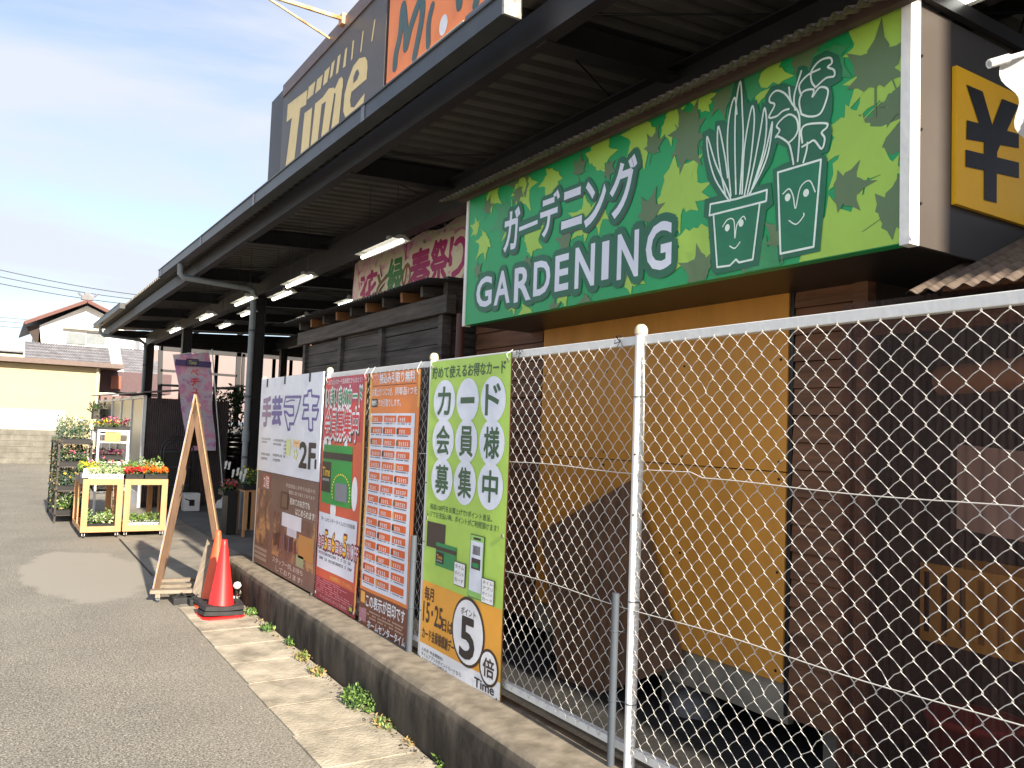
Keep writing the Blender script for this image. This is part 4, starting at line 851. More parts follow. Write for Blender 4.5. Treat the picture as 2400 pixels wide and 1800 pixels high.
# lettering with green halo and dark drop shadow
HB = ink(34, 104, 74, name='print_halo_green'); DK = ink(74, 78, 76, name='print_shadow_grey')
PW = ink(226, 230, 244, name='print_sign_white')
def slant(txt, a, b_, m, l_, bold, dx=0, dy=0, climb=0, sh=0):
    (u0, v1), (u1, v0) = P.uv(*zs(*a)), P.uv(*zs(*b_)); solid = bold < .08; vs, fs, _ = text_geo(txt, bold * .7 if solid else 0.0); h = v1 - v0; nch = len(txt)
    n = 0 if solid else 14; ru = bold * .8 * h; rv = ru
    for k in range(n + 1):
        du = 0 if k == n else ru * math.cos(2 * math.pi * k / n); dv = 0 if k == n else rv * math.sin(2 * math.pi * k / n)
        P.b.add([P.w(u0 + dx + du + x * (u1 - u0) + sh * y * h, v0 + dy + dv + y * h + climb * x, l_ + k * .03) for x, y in vs], fs, m)
jp = [('ガ', (198, 1035), (268, 1215)), ('ー', (270, 1105), (358, 1145)), ('デ', (375, 960), (462, 1140)), ('ニ', (480, 945), (575, 1095)), ('ン', (592, 895), (690, 1085)), ('グ', (716, 800), (840, 1040))]
for ch, a, b_ in jp:
    if ch == 'ー':
        (u0, v1), (u1, v0) = P.uv(*zs(270, 1085)), P.uv(*zs(358, 1125)); vm = (v0 + v1) / 2
        for l_, m_, g in ((4, HB, .04), (5, PW, .0)): P.poly([(u0 - g, vm - .018 - g), (u1 + g, vm - .010 - g), (u1 + g, vm + .018 + g), (u0 - g, vm + .010 + g)], m_, l_ + .5)
        continue
    slant(ch, a, b_, DK, 3.4, .09, dx=.02, dy=-.02); slant(ch, a, b_, HB, 4, .14); slant(ch, a, b_, PW, 5, .035)
en = [('G', (62, 1365), (132, 1495)), ('A', (150, 1335), (222, 1480)), ('R', (248, 1315), (325, 1465)), ('D', (342, 1285), (418, 1435)), ('E', (447, 1255), (508, 1415)), ('N', (545, 1215), (635, 1395)), ('I', (676, 1185), (705, 1365)), ('N', (752, 1150), (850, 1350)), ('G', (892, 1105), (1012, 1310))]
for ch, a, b_ in en:
    slant(ch, a, b_, DK, 3.4, .12, dx=.015, dy=-.02); slant(ch, a, b_, HB, 4, .22)
    vs_ = .034 if ch != 'I' else .02
    slant(ch, a, b_, PW, 5, vs_)
# the two drawn pots
def ol(pts, wd, m, l_): P.stroke([zs(*v) for v in pts], wd, m, l_)
def fillp(pts, m, l_): P.poly([P.uv(*zs(*v)) for v in pts], m, l_)
fillp([(1205, 1000), (1480, 930), (1478, 1000), (1450, 1010), (1415, 1275), (1235, 1310), (1215, 1060), (1195, 1055)], PG, 3.8)
fillp([(1535, 845), (1750, 780), (1745, 950), (1710, 1210), (1550, 1245)], PG, 3.8)
L1 = [[(1298, 985), (1230, 880), (1195, 760), (1190, 670), (1230, 800), (1275, 900), (1305, 975)], [(1280, 960), (1255, 840), (1240, 720), (1245, 620), (1275, 760), (1290, 870)], [(1305, 960), (1290, 780), (1290, 640), (1305, 530), (1325, 480), (1335, 560)], [(1330, 950), (1325, 700), (1330, 520), (1352, 400), (1362, 560), (1365, 700), (1350, 950)], [(1360, 950), (1370, 740), (1395, 580), (1412, 520), (1420, 600), (1400, 800), (1372, 955)], [(1385, 955), (1420, 800), (1450, 640), (1470, 530), (1480, 620), (1460, 760), (1400, 950)], [(1390, 960), (1450, 850), (1490, 740), (1508, 600), (1470, 760), (1420, 900)]]
L2 = [[(1612, 805), (1600, 740), (1585, 700), (1540, 670), (1525, 672), (1545, 640), (1530, 620), (1550, 590), (1590, 562), (1625, 580), (1635, 630), (1620, 670), (1590, 700)], [(1632, 790), (1640, 680), (1638, 560), (1600, 500), (1590, 430)], [(1600, 500), (1570, 460), (1530, 445), (1500, 470), (1495, 500), (1520, 515), (1492, 575), (1530, 570), (1560, 545), (1590, 535)], [(1620, 540), (1615, 470), (1650, 350)],
      [(1650, 470), (1640, 420), (1680, 370), (1740, 340)], [(1720, 430), (1700, 400), (1700, 350), (1740, 300), (1790, 285), (1800, 310), (1780, 330), (1810, 345), (1810, 375), (1770, 385), (1720, 430)], [(1650, 560), (1640, 500), (1660, 450), (1710, 440), (1705, 475), (1740, 430), (1780, 440), (1770, 500), (1740, 560), (1690, 572), (1650, 560)], [(1655, 700), (1650, 640), (1680, 610), (1770, 605), (1775, 625), (1750, 650), (1765, 680), (1750, 730), (1715, 690), (1690, 700), (1655, 720)], [(1660, 795), (1675, 740), (1680, 700)]]
fillp([(1210, 1325), (1190, 1075), (1170, 1062), (1176, 975), (1240, 958), (1190, 880), (1165, 760), (1165, 650), (1200, 628), (1224, 650), (1226, 595), (1262, 588), (1288, 605), (1292, 520), (1312, 440), (1335, 368), (1365, 372), (1388, 505), (1430, 488), (1446, 560), (1456, 500), (1490, 520), (1492, 590), (1522, 598), (1530, 700), (1500, 800), (1450, 880), (1436, 908), (1500, 893), (1510, 1000), (1476, 1030), (1440, 1300), (1230, 1345)], HB, 3.5)
fillp([(1535, 1275), (1508, 830), (1560, 802), (1592, 790), (1575, 722), (1505, 690), (1500, 602), (1470, 588), (1472, 470), (1500, 425), (1560, 408), (1620, 425), (1630, 330), (1665, 320), (1685, 350), (1710, 280), (1770, 248), (1830, 270), (1846, 330), (1846, 392), (1792, 425), (1802, 470), (1800, 540), (1788, 590), (1800, 640), (1780, 742), (1745, 755), (1775, 772), (1765, 960), (1740, 1230)], HB, 3.62)
for l_ in L1 + L2: ol(l_, .0095, LW, 5)
for l_ in ([(1205, 1000), (1200, 1055), (1478, 985), (1482, 930), (1330, 975), (1205, 1000)], [(1220, 1050), (1238, 1308), (1300, 1300), (1330, 1270), (1345, 1285), (1412, 1270), (1446, 1000)], [(1535, 845), (1548, 1242), (1710, 1208), (1746, 782), (1535, 845)]): P.stroke([zs(*v) for v in l_], .010, LW, 5, smooth=False)
for l_ in ([(1265, 1110), (1290, 1075), (1320, 1080), (1325, 1165), (1335, 1100), (1365, 1060), (1378, 1075)], [(1300, 1205), (1325, 1215), (1350, 1185)], [(1560, 950), (1590, 925), (1610, 960), (1622, 1020), (1645, 920), (1690, 885), (1718, 940)], [(1590, 1080), (1625, 1098), (1660, 1060), (1662, 1045)]): ol(l_, .0065, LW, 5)
for x, y in ((1288, 1115), (1355, 1092), (1583, 967), (1673, 945)): P.ell(P.uv(*zs(x, y)), (.016, .018), LW, 5, 12)
P.build('lettering', bx)
# yen panel on the side
yn = thing('yen_panel', 'yellow panel with a black yen sign on the side of the sign box', 'sign', (3.5, 1.88, 2.75))
b = MB(); b.box(3.283, 4.5, 1.876, 1.896, 2.755, 3.335, mat('print_yellow', s2l((1.0, .76, .13)), .45, var=.04)); b.build('panel', yn)
P = Print(1.876, 'Y')
def zy(x, y): return (1050 + x / 1.6385, y / 1.6385)
def yq(*pts): P.ppoly([zy(*v) for v in pts], BLK, yq.l); yq.l += .3
yq.l = 1
yq((1988, 325), (2052, 352), (2100, 520), (2070, 575)); yq((2070, 575), (2085, 490), (2125, 380), (2190, 405), (2118, 560), (2095, 610), (2055, 600))
yq((1990, 462), (2190, 515), (2190, 570), (1988, 535)); yq((1985, 575), (2190, 625), (2190, 685), (1985, 640)); yq((2056, 540), (2106, 545), (2104, 780), (2056, 768))
P.build('lettering', yn)
# corrugated eave sheet over the green sign
def corr(p00, p10, p01, waves, amp, m, name, parent, nv=2, th=.003):
    """corrugations repeat along p00->p10"""
    b = MB(); n = waves * 8; nrm = (Vector(p10) - Vector(p00)).cross(Vector(p01) - Vector(p00)).normalized()
    for o_ in (0, th): b.sheet(p00, p10, p01, n, nv, lambda u, v: nrm * (amp * math.sin(u * waves * 2 * math.pi) + o_), m)
    return b.build(name, parent)
M_CORR = mat('weathered_brown_corrugated', (.12, .088, .068), .55, .1, var=.4, scale=7, stretch=(6, .6, 1), c2=(.17, .13, .105))
es = thing('eave_sheet', 'brown corrugated eave sheet running along the top of the green sign', 'eave', (2.9, 3.7, 3.55))
corr((2.80, 1.82, 3.500), (2.80, 5.62, 3.500), (3.75, 1.82, 3.86), 62, .011, M_CORR, 'corrugated_sheet', es)
b = MB(); b.box(2.93, 2.975, 1.86, 5.55, 3.505, 3.565, mat('dark_brown_timber', (.075, .045, .035), .7, var=.3, scale=4)); b.build('batten', es)
b = MB(); b.box(3.055, 4.9, 1.86, 1.893, 3.54, 3.60, M_BLACK); b.build('end_batten', es)

# ================================================================== SMOKED LEAN-TO
lt = thing('polycarbonate_screen', 'brown smoked corrugated plastic screen right of the ochre panel', 'screen', (3.3, 1.4, .1))
corr((3.3, -.6, .12), (3.3, 2.42, .12), (3.3, -.6, 2.40), 94, .006, M_POLY, 'corrugated_sheet', lt)
b = MB(); b.box(3.315, 3.36, 2.38, 2.43, .1, 2.38, M_SIDING); b.build('frame_post', lt)
b = MB(); b.box(3.315, 3.36, -.6, 2.37, 2.25, 2.31, M_SIDING); b.build('frame_rail', lt)
lr = thing('lean_to_roof', 'short brown corrugated roof sheet below the yen panel', 'roof', (3.1, 1.3, 2.4))
corr((3.10, .2, 2.375), (3.10, 1.98, 2.375), (4.3, .2, 2.90), 24, .010, M_CORR, 'corrugated_sheet', lr)
b = MB(); b.box(3.30, 3.345, .2, 1.94, 2.402, 2.432, M_SIDING); b.build('batten', lr)
# things stored behind the screen
def simple(name, label, cat, fn, loc, group=None, part=None):
    b = MB(); fn(b); o = b.build(name, mesh_loc=loc); tag(o, label, cat, group); return o
p = at(2275, 1150, X=4.1)
simple('storage_sheet', 'pale pink sheet hanging inside the smoked screen', 'sheet', lambda b: b.sheet((4.1, 1.55, 1.30), (4.1, 2.33, 1.36), (4.1, 1.55, 1.72), 30, 3, lambda u, v: (.012 * math.sin(u * 60), 0, 0), mat('pale_pink_sheet', (.85, .72, .68), .7)), (4.1, 1.9, 1.3))
simple('rolled_mat', 'rolled beige mat near the top inside the smoked screen', 'mat', lambda b: b.tube([(4.1, 1.4, 2.16), (4.1, 2.42, 2.10)], [.08, .075], mat('beige_mat', (.85, .52, .32), .8), 14), (4.1, 1.9, 2.1))
def crate(b):
    m = mat('yellow_crate_plastic', (.85, .52, .08), .6)
    for i in range(12): b.box(4.0, 4.02, 1.55 + i * .09, 1.60 + i * .09, .84, 1.14, m)
    b.box(4.0, 4.03, 1.5, 2.62, 1.14, 1.18, m); b.box(4.0, 4.03, 1.5, 2.62, .80, .84, m); b.box(4.03, 4.4, 1.5, 2.62, .80, .82, m); b.box(4.38, 4.4, 1.5, 2.62, .82, 1.18, m)
simple('slatted_crate', 'yellow slatted crate at waist height inside the smoked screen', 'crate', crate, (4.2, 2, .8))
simple('red_bin', 'dark red bin low down inside the smoked screen', 'bin', lambda b: b.lathe([(0, 0), (.16, 0), (.20, .42), (.21, .42), (.21, .45), (.18, .45)], (3.85, 2.1, .1), mat('dark_red_plastic', (.35, .03, .03), .5), 18), (3.85, 2.1, .1))
simple('blue_bin', 'blue bin at the right edge inside the smoked screen', 'bin', lambda b: b.lathe([(0, 0), (.17, 0), (.21, .40), (.22, .40), (.22, .44), (.18, .44)], (3.8, 1.45, .1), mat('blue_plastic', (.05, .22, .45), .5), 18), (3.8, 1.45, .1))
# askew plywood sheet leaning in the yard
lp = [at(1268, 1246, X=3.44), at(1481, 1124, X=3.50), at(1601, 1555, X=3.54), at(1316, 1661, X=3.38)]
b = MB(); o_ = Vector((.018, 0, .002)); b.add(lp + [v + o_ for v in lp], [(0, 1, 2, 3), (7, 6, 5, 4), (0, 4, 5, 1), (1, 5, 6, 2), (2, 6, 7, 3), (3, 7, 4, 0)], M_PLY)
tag(b.build('plywood_board', mesh_loc=lp[3]), 'brown plywood board standing askew in front of the ochre panel', 'board')
simple('white_stone', 'pale rock on the dark ground under the fence mesh', 'stone', lambda b: b.lathe([(0, .14), (.08, .13), (.15, .07), (.16, .0)], (3.75, 3.75, .1), mat('pale_rock', (.22, .21, .2), .9, bump=.6, scale=12), 9), (3.35, 3.45, .1))

# ================================================================== PLANK SHED
PX = 3.3
sd = thing('plank_shed', 'weathered black brown plank shed with a corrugated roof behind the posters', 'shed', (PX, 8.3, 0))
b = MB(); b.box(PX + .06, 5.2, 6.48, 10.15, .02, 2.8, M_BLACK); b.build('wall_core', sd)
def planks_Y(y0, y1):
    z = .1
    while z < 2.74:
        h = random.uniform(.125, .155); t = random.uniform(0, .012); b = MB(); b.box(PX + .01 - t, PX + .05, y0, y1, z, min(z + h - .006, 2.76), M_SHED); b.build('plank', sd, bevel=.002); z += h
planks_Y(6.50, 7.70); planks_Y(7.80, 8.85); planks_Y(8.95, 10.10)
z = .1
while z < 2.74:
    h = random.uniform(.125, .155); b = MB(); b.box(PX + .04, 5.2, 6.425 + random.uniform(0, .01), 6.47, z, min(z + h - .006, 2.76), M_SHED); b.build('plank', sd); z += h
for y in (6.43, 7.75, 8.90, 10.14):
    b = MB(); b.box(PX - .035, PX + .055, y - .045, y + .045, .02, 2.76, M_SHED); b.build('post', sd, bevel=.004)
b = MB(); b.box(PX - .06, PX + .04, 6.28, 10.35, 2.765, 2.925, mat('weathered_beam', (.085, .070, .058), .8, var=.5, scale=6, bump=.4, stretch=(1, .3, 4))); b.build('eave_beam', sd, bevel=.006)
b = MB(); b.box(PX + .04, 5.2, 6.36, 6.44, 2.77, 2.93, mat('weathered_beam', (0, 0, 0))); b.build('end_beam', sd)
b = MB(); b.box(PX + .0, 5.2, 6.38, 6.46, 2.94, 3.10, M_SHED); b.build('gable_board', sd)
for i in range(9):
    y = 6.65 + i * .43; b = MB(); b.beam((PX - .12, y, 2.98), (5.2, y, 3.12), .05, .09, M_RAFT if i % 2 else M_SHED); b.build('rafter', sd)
corr((PX - .22, 6.30, 3.045), (PX - .22, 10.45, 3.045), (5.3, 6.30, 3.20), 60, .012, M_DGREY, 'corrugated_roof', sd)
b = MB(); b.tube([(3.3, 6.12, .1), (3.3, 6.12, 2.74)], .035, mat('rusty_brown_pipe', (.10, .04, .03), .6), 10); b.build('post', sd)

# ================================================================== STREET THINGS
def rectm(c, ax, ay): pass
# A-frame board on a pallet with casters, turned a little so its open end faces the road
AO = at(360, 1381, Z=.125); AR = R(-13)
ac = Vector((math.cos(AR), math.sin(AR), 0)); ad = Vector((-math.sin(AR), math.cos(AR), 0))
def atA(px, py):
    d = AX @ Vector((px - 1200, 900 - py, -FPX)); o = Vector((0, 0, EYE)); t = (AO - o).dot(ad) / d.dot(ad); p = o + d * t - AO
    return Vector((p.dot(ac), 0, p.z + AO.z))
ap = atA(458, 924); lf = Vector((0, 0, AO.z)); rf = atA(529, 1398); rf.z = .125; W_ = .60
af = thing('a_frame_sign', 'tall wooden A-frame sign seen end on beside the cones', 'sign')
for ft, sg in ((lf, 1), (rf, -1)):
    d = (ap - ft).normalized(); nrm = Vector((d.z, 0, -d.x)) * sg
    for ya in (.0, W_ - .04):
        b = MB(); b.beam(Vector((ft.x, ya + .02, ft.z)) + nrm * .031, ft.lerp(ap, .96) + Vector((0, ya + .02, 0)) + nrm * .031, .04, .046, M_WOOD, up=nrm); b.build('stile', af)
    b = MB(); c0 = Vector((ft.x, W_ / 2, ft.z)); c1 = Vector((ap.x, W_ / 2, ap.z)); b.beam(c0 - nrm * .002, c1 - nrm * .002, W_ + .006, .012, M_WOODE, up=nrm); b.build('sign_leaf', af)
    b = MB(); b.beam(c0 + nrm * .010, c1 + nrm * .006, W_ - .08, .008, M_WOOD, up=nrm); b.build('backing_sheet', af)
    if sg == 1:
        b = MB(); b.beam(c0 - nrm * .0105, c1 - nrm * .0105, W_ - .02, .004, bloom_mat('print_blue_poster', [(60, 80, 140), (200, 205, 225), (120, 130, 180), (220, 220, 230)], 3), up=nrm); b.build('poster_face', af)
    for f_ in (.10, .5):
        b = MB(); c = Vector((ft.x, .041, ft.z)).lerp(Vector((ap.x, .041, ap.z)), f_) + nrm * .045; b.beam(c, c + Vector((0, W_ - .082, 0)), .06, .03, M_WOOD, up=nrm); b.build('cross_rail', af)
b = MB(); y = W_ - .06; b.add([(ap.x - .075, y, 1.50), (ap.x + .075, y, 1.50), (ap.x, y, 1.90), (ap.x - .075, y + .015, 1.50), (ap.x + .075, y + .015, 1.50), (ap.x, y + .015, 1.90)], [(0, 1, 2), (5, 4, 3), (0, 3, 4, 1), (1, 4, 5, 2), (2, 5, 3, 0)], M_WOOD); b.build('gusset', af)
pl_ = thing('rolling_base', 'grey timber base on casters under the wooden A-frame sign', 'dolly')
for y in (-.05, .24, .56):
    b = MB(); b.box(lf.x - .03, rf.x + .03, y, y + .085, .088, .120, M_GWOOD); b.build('slat', pl_, bevel=.003)
for x in (lf.x + .02, rf.x - .06):
    b = MB(); b.box(x, x + .045, -.04, .66, .050, .087, M_GWOOD); b.build('bearer', pl_)
    for y in (.0, .62):
        b = MB(); b.tube([(x + .01, y, .026), (x + .035, y, .026)], .024, M_GREYP, 14); b.box(x + .005, x + .04, y - .012, y + .012, .03, .050, M_WHITE); b.build('caster', pl_)
for o in (af, pl_): o.location = (AO.x, AO.y, 0); o.rotation_euler = (0, 0, AR)
for i, (px, py, l_) in enumerate(((424, 1408, 'flat dark weight lying at the foot of the left leaf of the A-frame'), (462, 1412, 'black rubber weight at the right foot of the A-frame'))):
    p = at(px, py, Z=.02); x, y = p.x, p.y
    b = MB(); b.box(x - .085, x + .085, y - .10, y + .12, .0, .065, M_RUB); b.tube([(x - .05, y, .06), (x, y, .095), (x + .05, y, .06)], .008, M_RUB, 6); tag(b.build('sign_weight', mesh_loc=(x, y, 0), bevel=.012), l_, 'weight')
# leaning slate-grey board
q0, q1, q2, q3 = at(450, 1388, Y=8.50), at(476, 1410, Y=8.30), at(508, 1279, Y=8.58), at(486, 1262, Y=8.74)
b = MB(); o_ = Vector((.02, .012, 0)); vs = [q0, q1, q2, q3]; b.add(vs + [v + o_ for v in vs], [(0, 1, 2, 3), (7, 6, 5, 4), (0, 4, 5, 1), (1, 5, 6, 2), (2, 6, 7, 3), (3, 7, 4, 0)], M_GWOOD)
tag(b.build('leaning_board', mesh_loc=q0, bevel=.002), 'small greyed board leaning between the A-frame and the orange cone', 'board')
# cones
def cone(x, y, h, m, label, rings):
    t = thing('traffic_cone', label, 'cone', (x, y, .014)); b = MB(); r0 = h * .185
    b.lathe([(0, h), (.018, h), (.024, h - .006), (.030, h - .05), (r0 * .98, .035), (r0 * 1.02, .02)], (x, y, .014), m, 32); b.build('cone_body', t)
    b = MB(); s_ = h * .27; b.add([(x + s_ * c * k, y + s_ * d * k, .014 + z) for z, k in ((0, 1), (.016, 1), (.022, .9)) for c, d in ((-1, -.7), (-.7, -1), (.7, -1), (1, -.7), (1, .7), (.7, 1), (-.7, 1), (-1, .7))], [tuple(range(7, -1, -1))] + [(8 * j + i, 8 * j + (i + 1) % 8, 8 * j + 8 + (i + 1) % 8, 8 * j + 8 + i) for j in (0, 1) for i in range(8)] + [tuple(range(16, 24))], m); b.build('base_plate', t)
    for k, z in enumerate(rings):
        ring = thing('cone_weight', ['thick black rubber ring around the foot of the red cone', 'upper black rubber ring around the foot of the red cone'][k] if m is M_CONE else 'black rubber ring at the foot of the faded orange cone', 'weight', (x, y, z))
        b = MB(); a = h * .275; n = 32; vs = []
        for zz, ro, ri in ((0, 1.0, .76), (.034, .97, .78)):
            for i in range(n):
                th = 2 * math.pi * i / n + .35 + k * .25; sq = 1 / max(abs(math.cos(th)), abs(math.sin(th))) ** .75; wob = .006 * math.sin(th * 2 + k)
                vs.append((x + a * ro * sq * math.cos(th), y + a * ro * sq * math.sin(th) * .9, z + zz + wob))
            for i in range(n):
                th = 2 * math.pi * i / n + .35 + k * .25; vs.append((x + a * ri * math.cos(th) * .86, y + a * ri * math.sin(th) * .86, z + zz + .006 * math.sin(th * 2 + k)))
        fs = []
        for i in range(n):
            j = (i + 1) % n; fs += [(i, j, 2 * n + j, 2 * n + i), (2 * n + i, 2 * n + j, 3 * n + j, 3 * n + i), (n + j, n + i, 3 * n + i, 3 * n + j), (j, i, n + i, n + j)]
        b.add(vs, fs, M_RUB); b.build('ring', ring)
    return t
cone(1.87, 7.80, .68, M_CONE, 'bright red traffic cone nearest the end of the concrete wall', (.045, .092))
cone(at(509, 1300, Y=8.3).x, 8.3, .70, M_CONE2, 'faded orange cone directly behind the red cone', (.045,))
# small garden ornament by the wall end
g = at(556, 1372, Y=8.05); t = thing('garden_pick', 'small white shell ornament on a stick behind the red cone', 'ornament', (g.x, g.y, .02))
b = MB(); b.tube([(g.x, g.y, .02), (g.x - .01, g.y, g.z)], .006, M_BLACK, 6); b.build('stick', t)
b = MB(); b.lathe([(0, .035), (.025, .028), (.04, .0), (.025, -.028), (0, -.035)], (g.x, g.y, g.z), M_WHITE, 12); b.build('shell', t)
b = MB()
for i in range(40): b.leaf((g.x + random.uniform(-.03, .04), g.y + random.uniform(-.03, .03), random.uniform(.03, g.z - .08)), .035, random.choice([M_CONE, M_WHITE, G1, M_BLACK]))
b.build('trinket_cluster', t)

# weeds in the joint
def weed(px, py, r, h, n, label, ms, name='weed', size=.035):
    p = at(px, py, Z=.012); b = MB()
    for i in range(n):
        a = random.uniform(0, 6.28); rr = r * math.sqrt(random.random()); z = h * random.random() * (1 - .6 * (rr / r) ** 2)
        b.leaf((p.x + rr * math.cos(a) * .7, p.y + rr * math.sin(a) * 1.2, .014 + z), size, random.choice(ms), up=.6, asp=.45)
    for i in range(max(5, n // 40)):
        a = random.uniform(0, 6.28); rr = r * .7 * random.random(); b.tube([(p.x, p.y, .01), (p.x + rr * .5 * math.cos(a), p.y + rr * .5 * math.sin(a), h * .5), (p.x + rr * math.cos(a), p.y + rr * math.sin(a), h * .9)], .0018, G2, 3)
    o = b.build(name, mesh_loc=(p.x, p.y, .01)); return tag(o, label, 'weed')
weed(590, 1440, .08, .05, 110, 'small green weed right beside the red cone', [G2, G3, G3])
weed(627, 1478, .08, .045, 110, 'second green weed from the red cone along the wall foot', [G2, G3, G1])
weed(681, 1512, .05, .05, 90, 'third low weed along the wall foot, bright green', [G3, G2])
weed(712, 1545, .09, .05, 120, 'dry yellowish tuft along the wall foot before the big weed', [GY, G3, GY], size=.03)
weed(742, 1580, .08, .04, 110, 'dry brown tuft nearest the big leafy weed', [GY, GY, G2], size=.03)
weed(852, 1650, .17, .11, 1100, 'big leafy weed bush growing against the concrete wall', [G1, G2, G3, G3, G2], size=.026)
weed(905, 1700, .10, .04, 220, 'yellowing ground weed at the foot of the big leafy bush', [GY, G3, G2], size=.025)
weed(1042, 1795, .06, .08, 120, 'weed tuft at the very bottom edge of the picture', [G2, G3], size=.03)
weed(960, 1745, .05, .02, 50, 'scrap of dry grass between the bush and the bottom tuft', [GY], size=.02)
b = MB()
for i in range(480):
    y = random.uniform(2.5, 8.2); x = 2.062 + .0205 * (y - 3) - abs(random.gauss(0, .035)) - .012
    b.leaf((x, y, .016 + random.uniform(0, .008)), random.uniform(.010, .03), random.choice([GY, M_YARD, M_SHED]), up=-.2)
b.build('leaf_litter', kind='stuff')
b = MB(); rg = random.Random(5)
for i in range(320):
    y = rg.uniform(2.3, 8.3); x = rg.choice([1.56 + abs(rg.gauss(0, .10)), 1.54 - abs(rg.gauss(0, .12)), 2.04 - abs(rg.gauss(0, .05))]); r_ = rg.uniform(.002, .0055)
    zb = .018 if 1.56 < x < 2.06 else .0
    b.add([(x - r_, y - r_, zb), (x + r_, y - r_, zb), (x, y + r_, zb), (x, y, zb + r_ * 1.1)], [(0, 1, 3), (1, 2, 3), (2, 0, 3)], M_CONC)
b.build('grit', kind='stuff')

# ================================================================== FLOWER DISPLAY
def foliage(b, x0, x1, y0, y1, z0, z1, n, ms, size=.04, fl=None, nf=0, fs=.035):
    k = 7
    hs = [[random.uniform(.45, 1) for _ in range(k)] for _ in range(k)]
    for i in range(n):
        u, v = random.random(), random.random(); h = hs[int(u * k)][int(v * k)]
        b.leaf((x0 + u * (x1 - x0), y0 + v * (y1 - y0), z0 + (z1 - z0) * h * random.random() ** .6), size, random.choice(ms), up=.5)
    for i in range(nf):
        u, v = random.random(), random.random(); h = hs[int(u * k)][int(v * k)]
        c = (x0 + u * (x1 - x0), y0 + v * (y1 - y0), z0 + (z1 - z0) * h * random.uniform(.8, 1.05))
        for q_ in range(3): b.leaf(c, fs, fl if not isinstance(fl, list) else random.choice(fl), up=.2, asp=.8)
def tray(x, y, z, wx, wy, label, ms, h=.14, m=None, n=300, fl=None, nf=0, size=.04, group=None, holes=False):
    m = m or M_BLACK; t = thing('plant_tray', label, 'plants', (x, y, z), group); b = MB(); th = .006; H = .075
    for a in ((x - wx / 2, x + wx / 2, y - wy / 2, y - wy / 2 + th), (x - wx / 2, x + wx / 2, y + wy / 2 - th, y + wy / 2), (x - wx / 2, x - wx / 2 + th, y - wy / 2 + th, y + wy / 2 - th), (x + wx / 2 - th, x + wx / 2, y - wy / 2 + th, y + wy / 2 - th)):
        b.box(a[0], a[1], a[2], a[3], z + .003, z + H, m)
    b.box(x - wx / 2 + th, x + wx / 2 - th, y - wy / 2 + th, y + wy / 2 - th, z + .003, z + .012, m)
    b.box(x - wx / 2 + th, x + wx / 2 - th, y - wy / 2 + th, y + wy / 2 - th, z + .012, z + .05, M_YARD)
    b.box(x - wx / 2 - .008, x + wx / 2 + .008, y - wy / 2 - .008, y - wy / 2 - .001, z + H - .012, z + H, m)
    if holes:
        for i in range(9): b.box(x - wx / 2 + .03 + i * (wx - .06) / 9, x - wx / 2 + .045 + i * (wx - .06) / 9, y - wy / 2 - .002, y - wy / 2, z + .03, z + .055, M_BLACK)
    b.build('tray_box', t)
    b = MB(); foliage(b, x - wx / 2 - .01, x + wx / 2 + .01, y - wy / 2 - .01, y + wy / 2 + .01, z + .05, z + .05 + h, n, ms, size, fl, nf); b.build('foliage', t, kind='stuff'); return t
CH = .86
def cart(x0, x1, y0, y1, label):
    t = thing('flower_cart', label, 'cart', ((x0 + x1) / 2, y0, 0)); w_ = .085; z0 = .085
    for y in (y0, y1 - .03):
        for x in (x0, x1 - w_):
            b = MB(); b.box(x, x + w_, y, y + .03, z0, CH, M_PINE); b.build('leg', t, bevel=.003)
        b = MB(); b.box(x0 + w_, x1 - w_, y + .002, y + .028, CH - .085, CH, M_PINE); b.build('top_rail', t)
        b = MB(); b.box(x0 + w_, x1 - w_, y + .002, y + .028, z0, z0 + .085, M_PINE); b.build('bottom_rail', t)
    for x in (x0, x1 - .025):
        b = MB(); b.box(x, x + .025, y0 + .03, y1 - .03, CH - .09, CH - .002, M_GWOOD); b.box(x, x + .025, y0 + .03, y1 - .03, z0 + .002, z0 + .07, M_PINE); b.build('side_rail', t)
        b = MB(); b.box(x, x + .025, (y0 + y1) / 2 - .03, (y0 + y1) / 2 + .03, z0 + .07, CH - .09, M_PINE); b.build('side_post', t)
    for z in (z0 + .02, CH - .03):
        b = MB(); b.box(x0 + .026, x1 - .026, y0 + .031, y1 - .031, z, z + .018, M_GWOOD); b.build('shelf', t)
    for x in (x0 + .05, x1 - .05):
        for y in (y0 + .06, y1 - .06):
            b = MB(); b.tube([(x - .012, y, .032), (x + .012, y, .032)], .032, M_RUB, 14); b.box(x - .02, x - .014, y - .012, y + .012, .03, .085, M_WHITE); b.box(x + .014, x + .02, y - .012, y + .012, .03, .085, M_WHITE); b.build('caster', t)
    return t
cy = 13.55
cart(1.20, 1.74, cy, cy + 1.35, 'pine flower cart on the left, nearest the road'); cart(1.76, 2.36, cy, cy + 1.35, 'pine flower cart on the right, below the orange flowers')
tray(1.50, cy + .16, CH, .46, .30, 'white tray of pale green variegated plants on the left cart front', [G4, G4, G3, G4], .12, M_WHITE, 420, size=.05, holes=True)
tray(1.30, cy + .52, CH, .22, .36, 'tray of yellow flowers at the left edge of the carts', [G2, G3], .17, M_GREYP, 260, FY, 46)
tray(1.55, cy + .55, CH, .30, .34, 'tray of pale leaves behind the white tray', [G4, G3, G2], .18, M_BLACK, 300, size=.05)
tray(1.89, cy + .16, CH, .24, .28, 'tray of dense red flowers on the right cart', [G1, G2], .11, M_BLACK, 130, FR, 90)
tray(2.19, cy + .16, CH, .32, .30, 'tray of bright orange marigolds on the right cart', [G2, G1], .13, M_BLACK, 190, FO, 120)
tray(1.90, cy + .52, CH, .26, .34, 'tray of loose light green herbs behind the red flowers', [G3, G2, G3], .22, M_BLACK, 330)
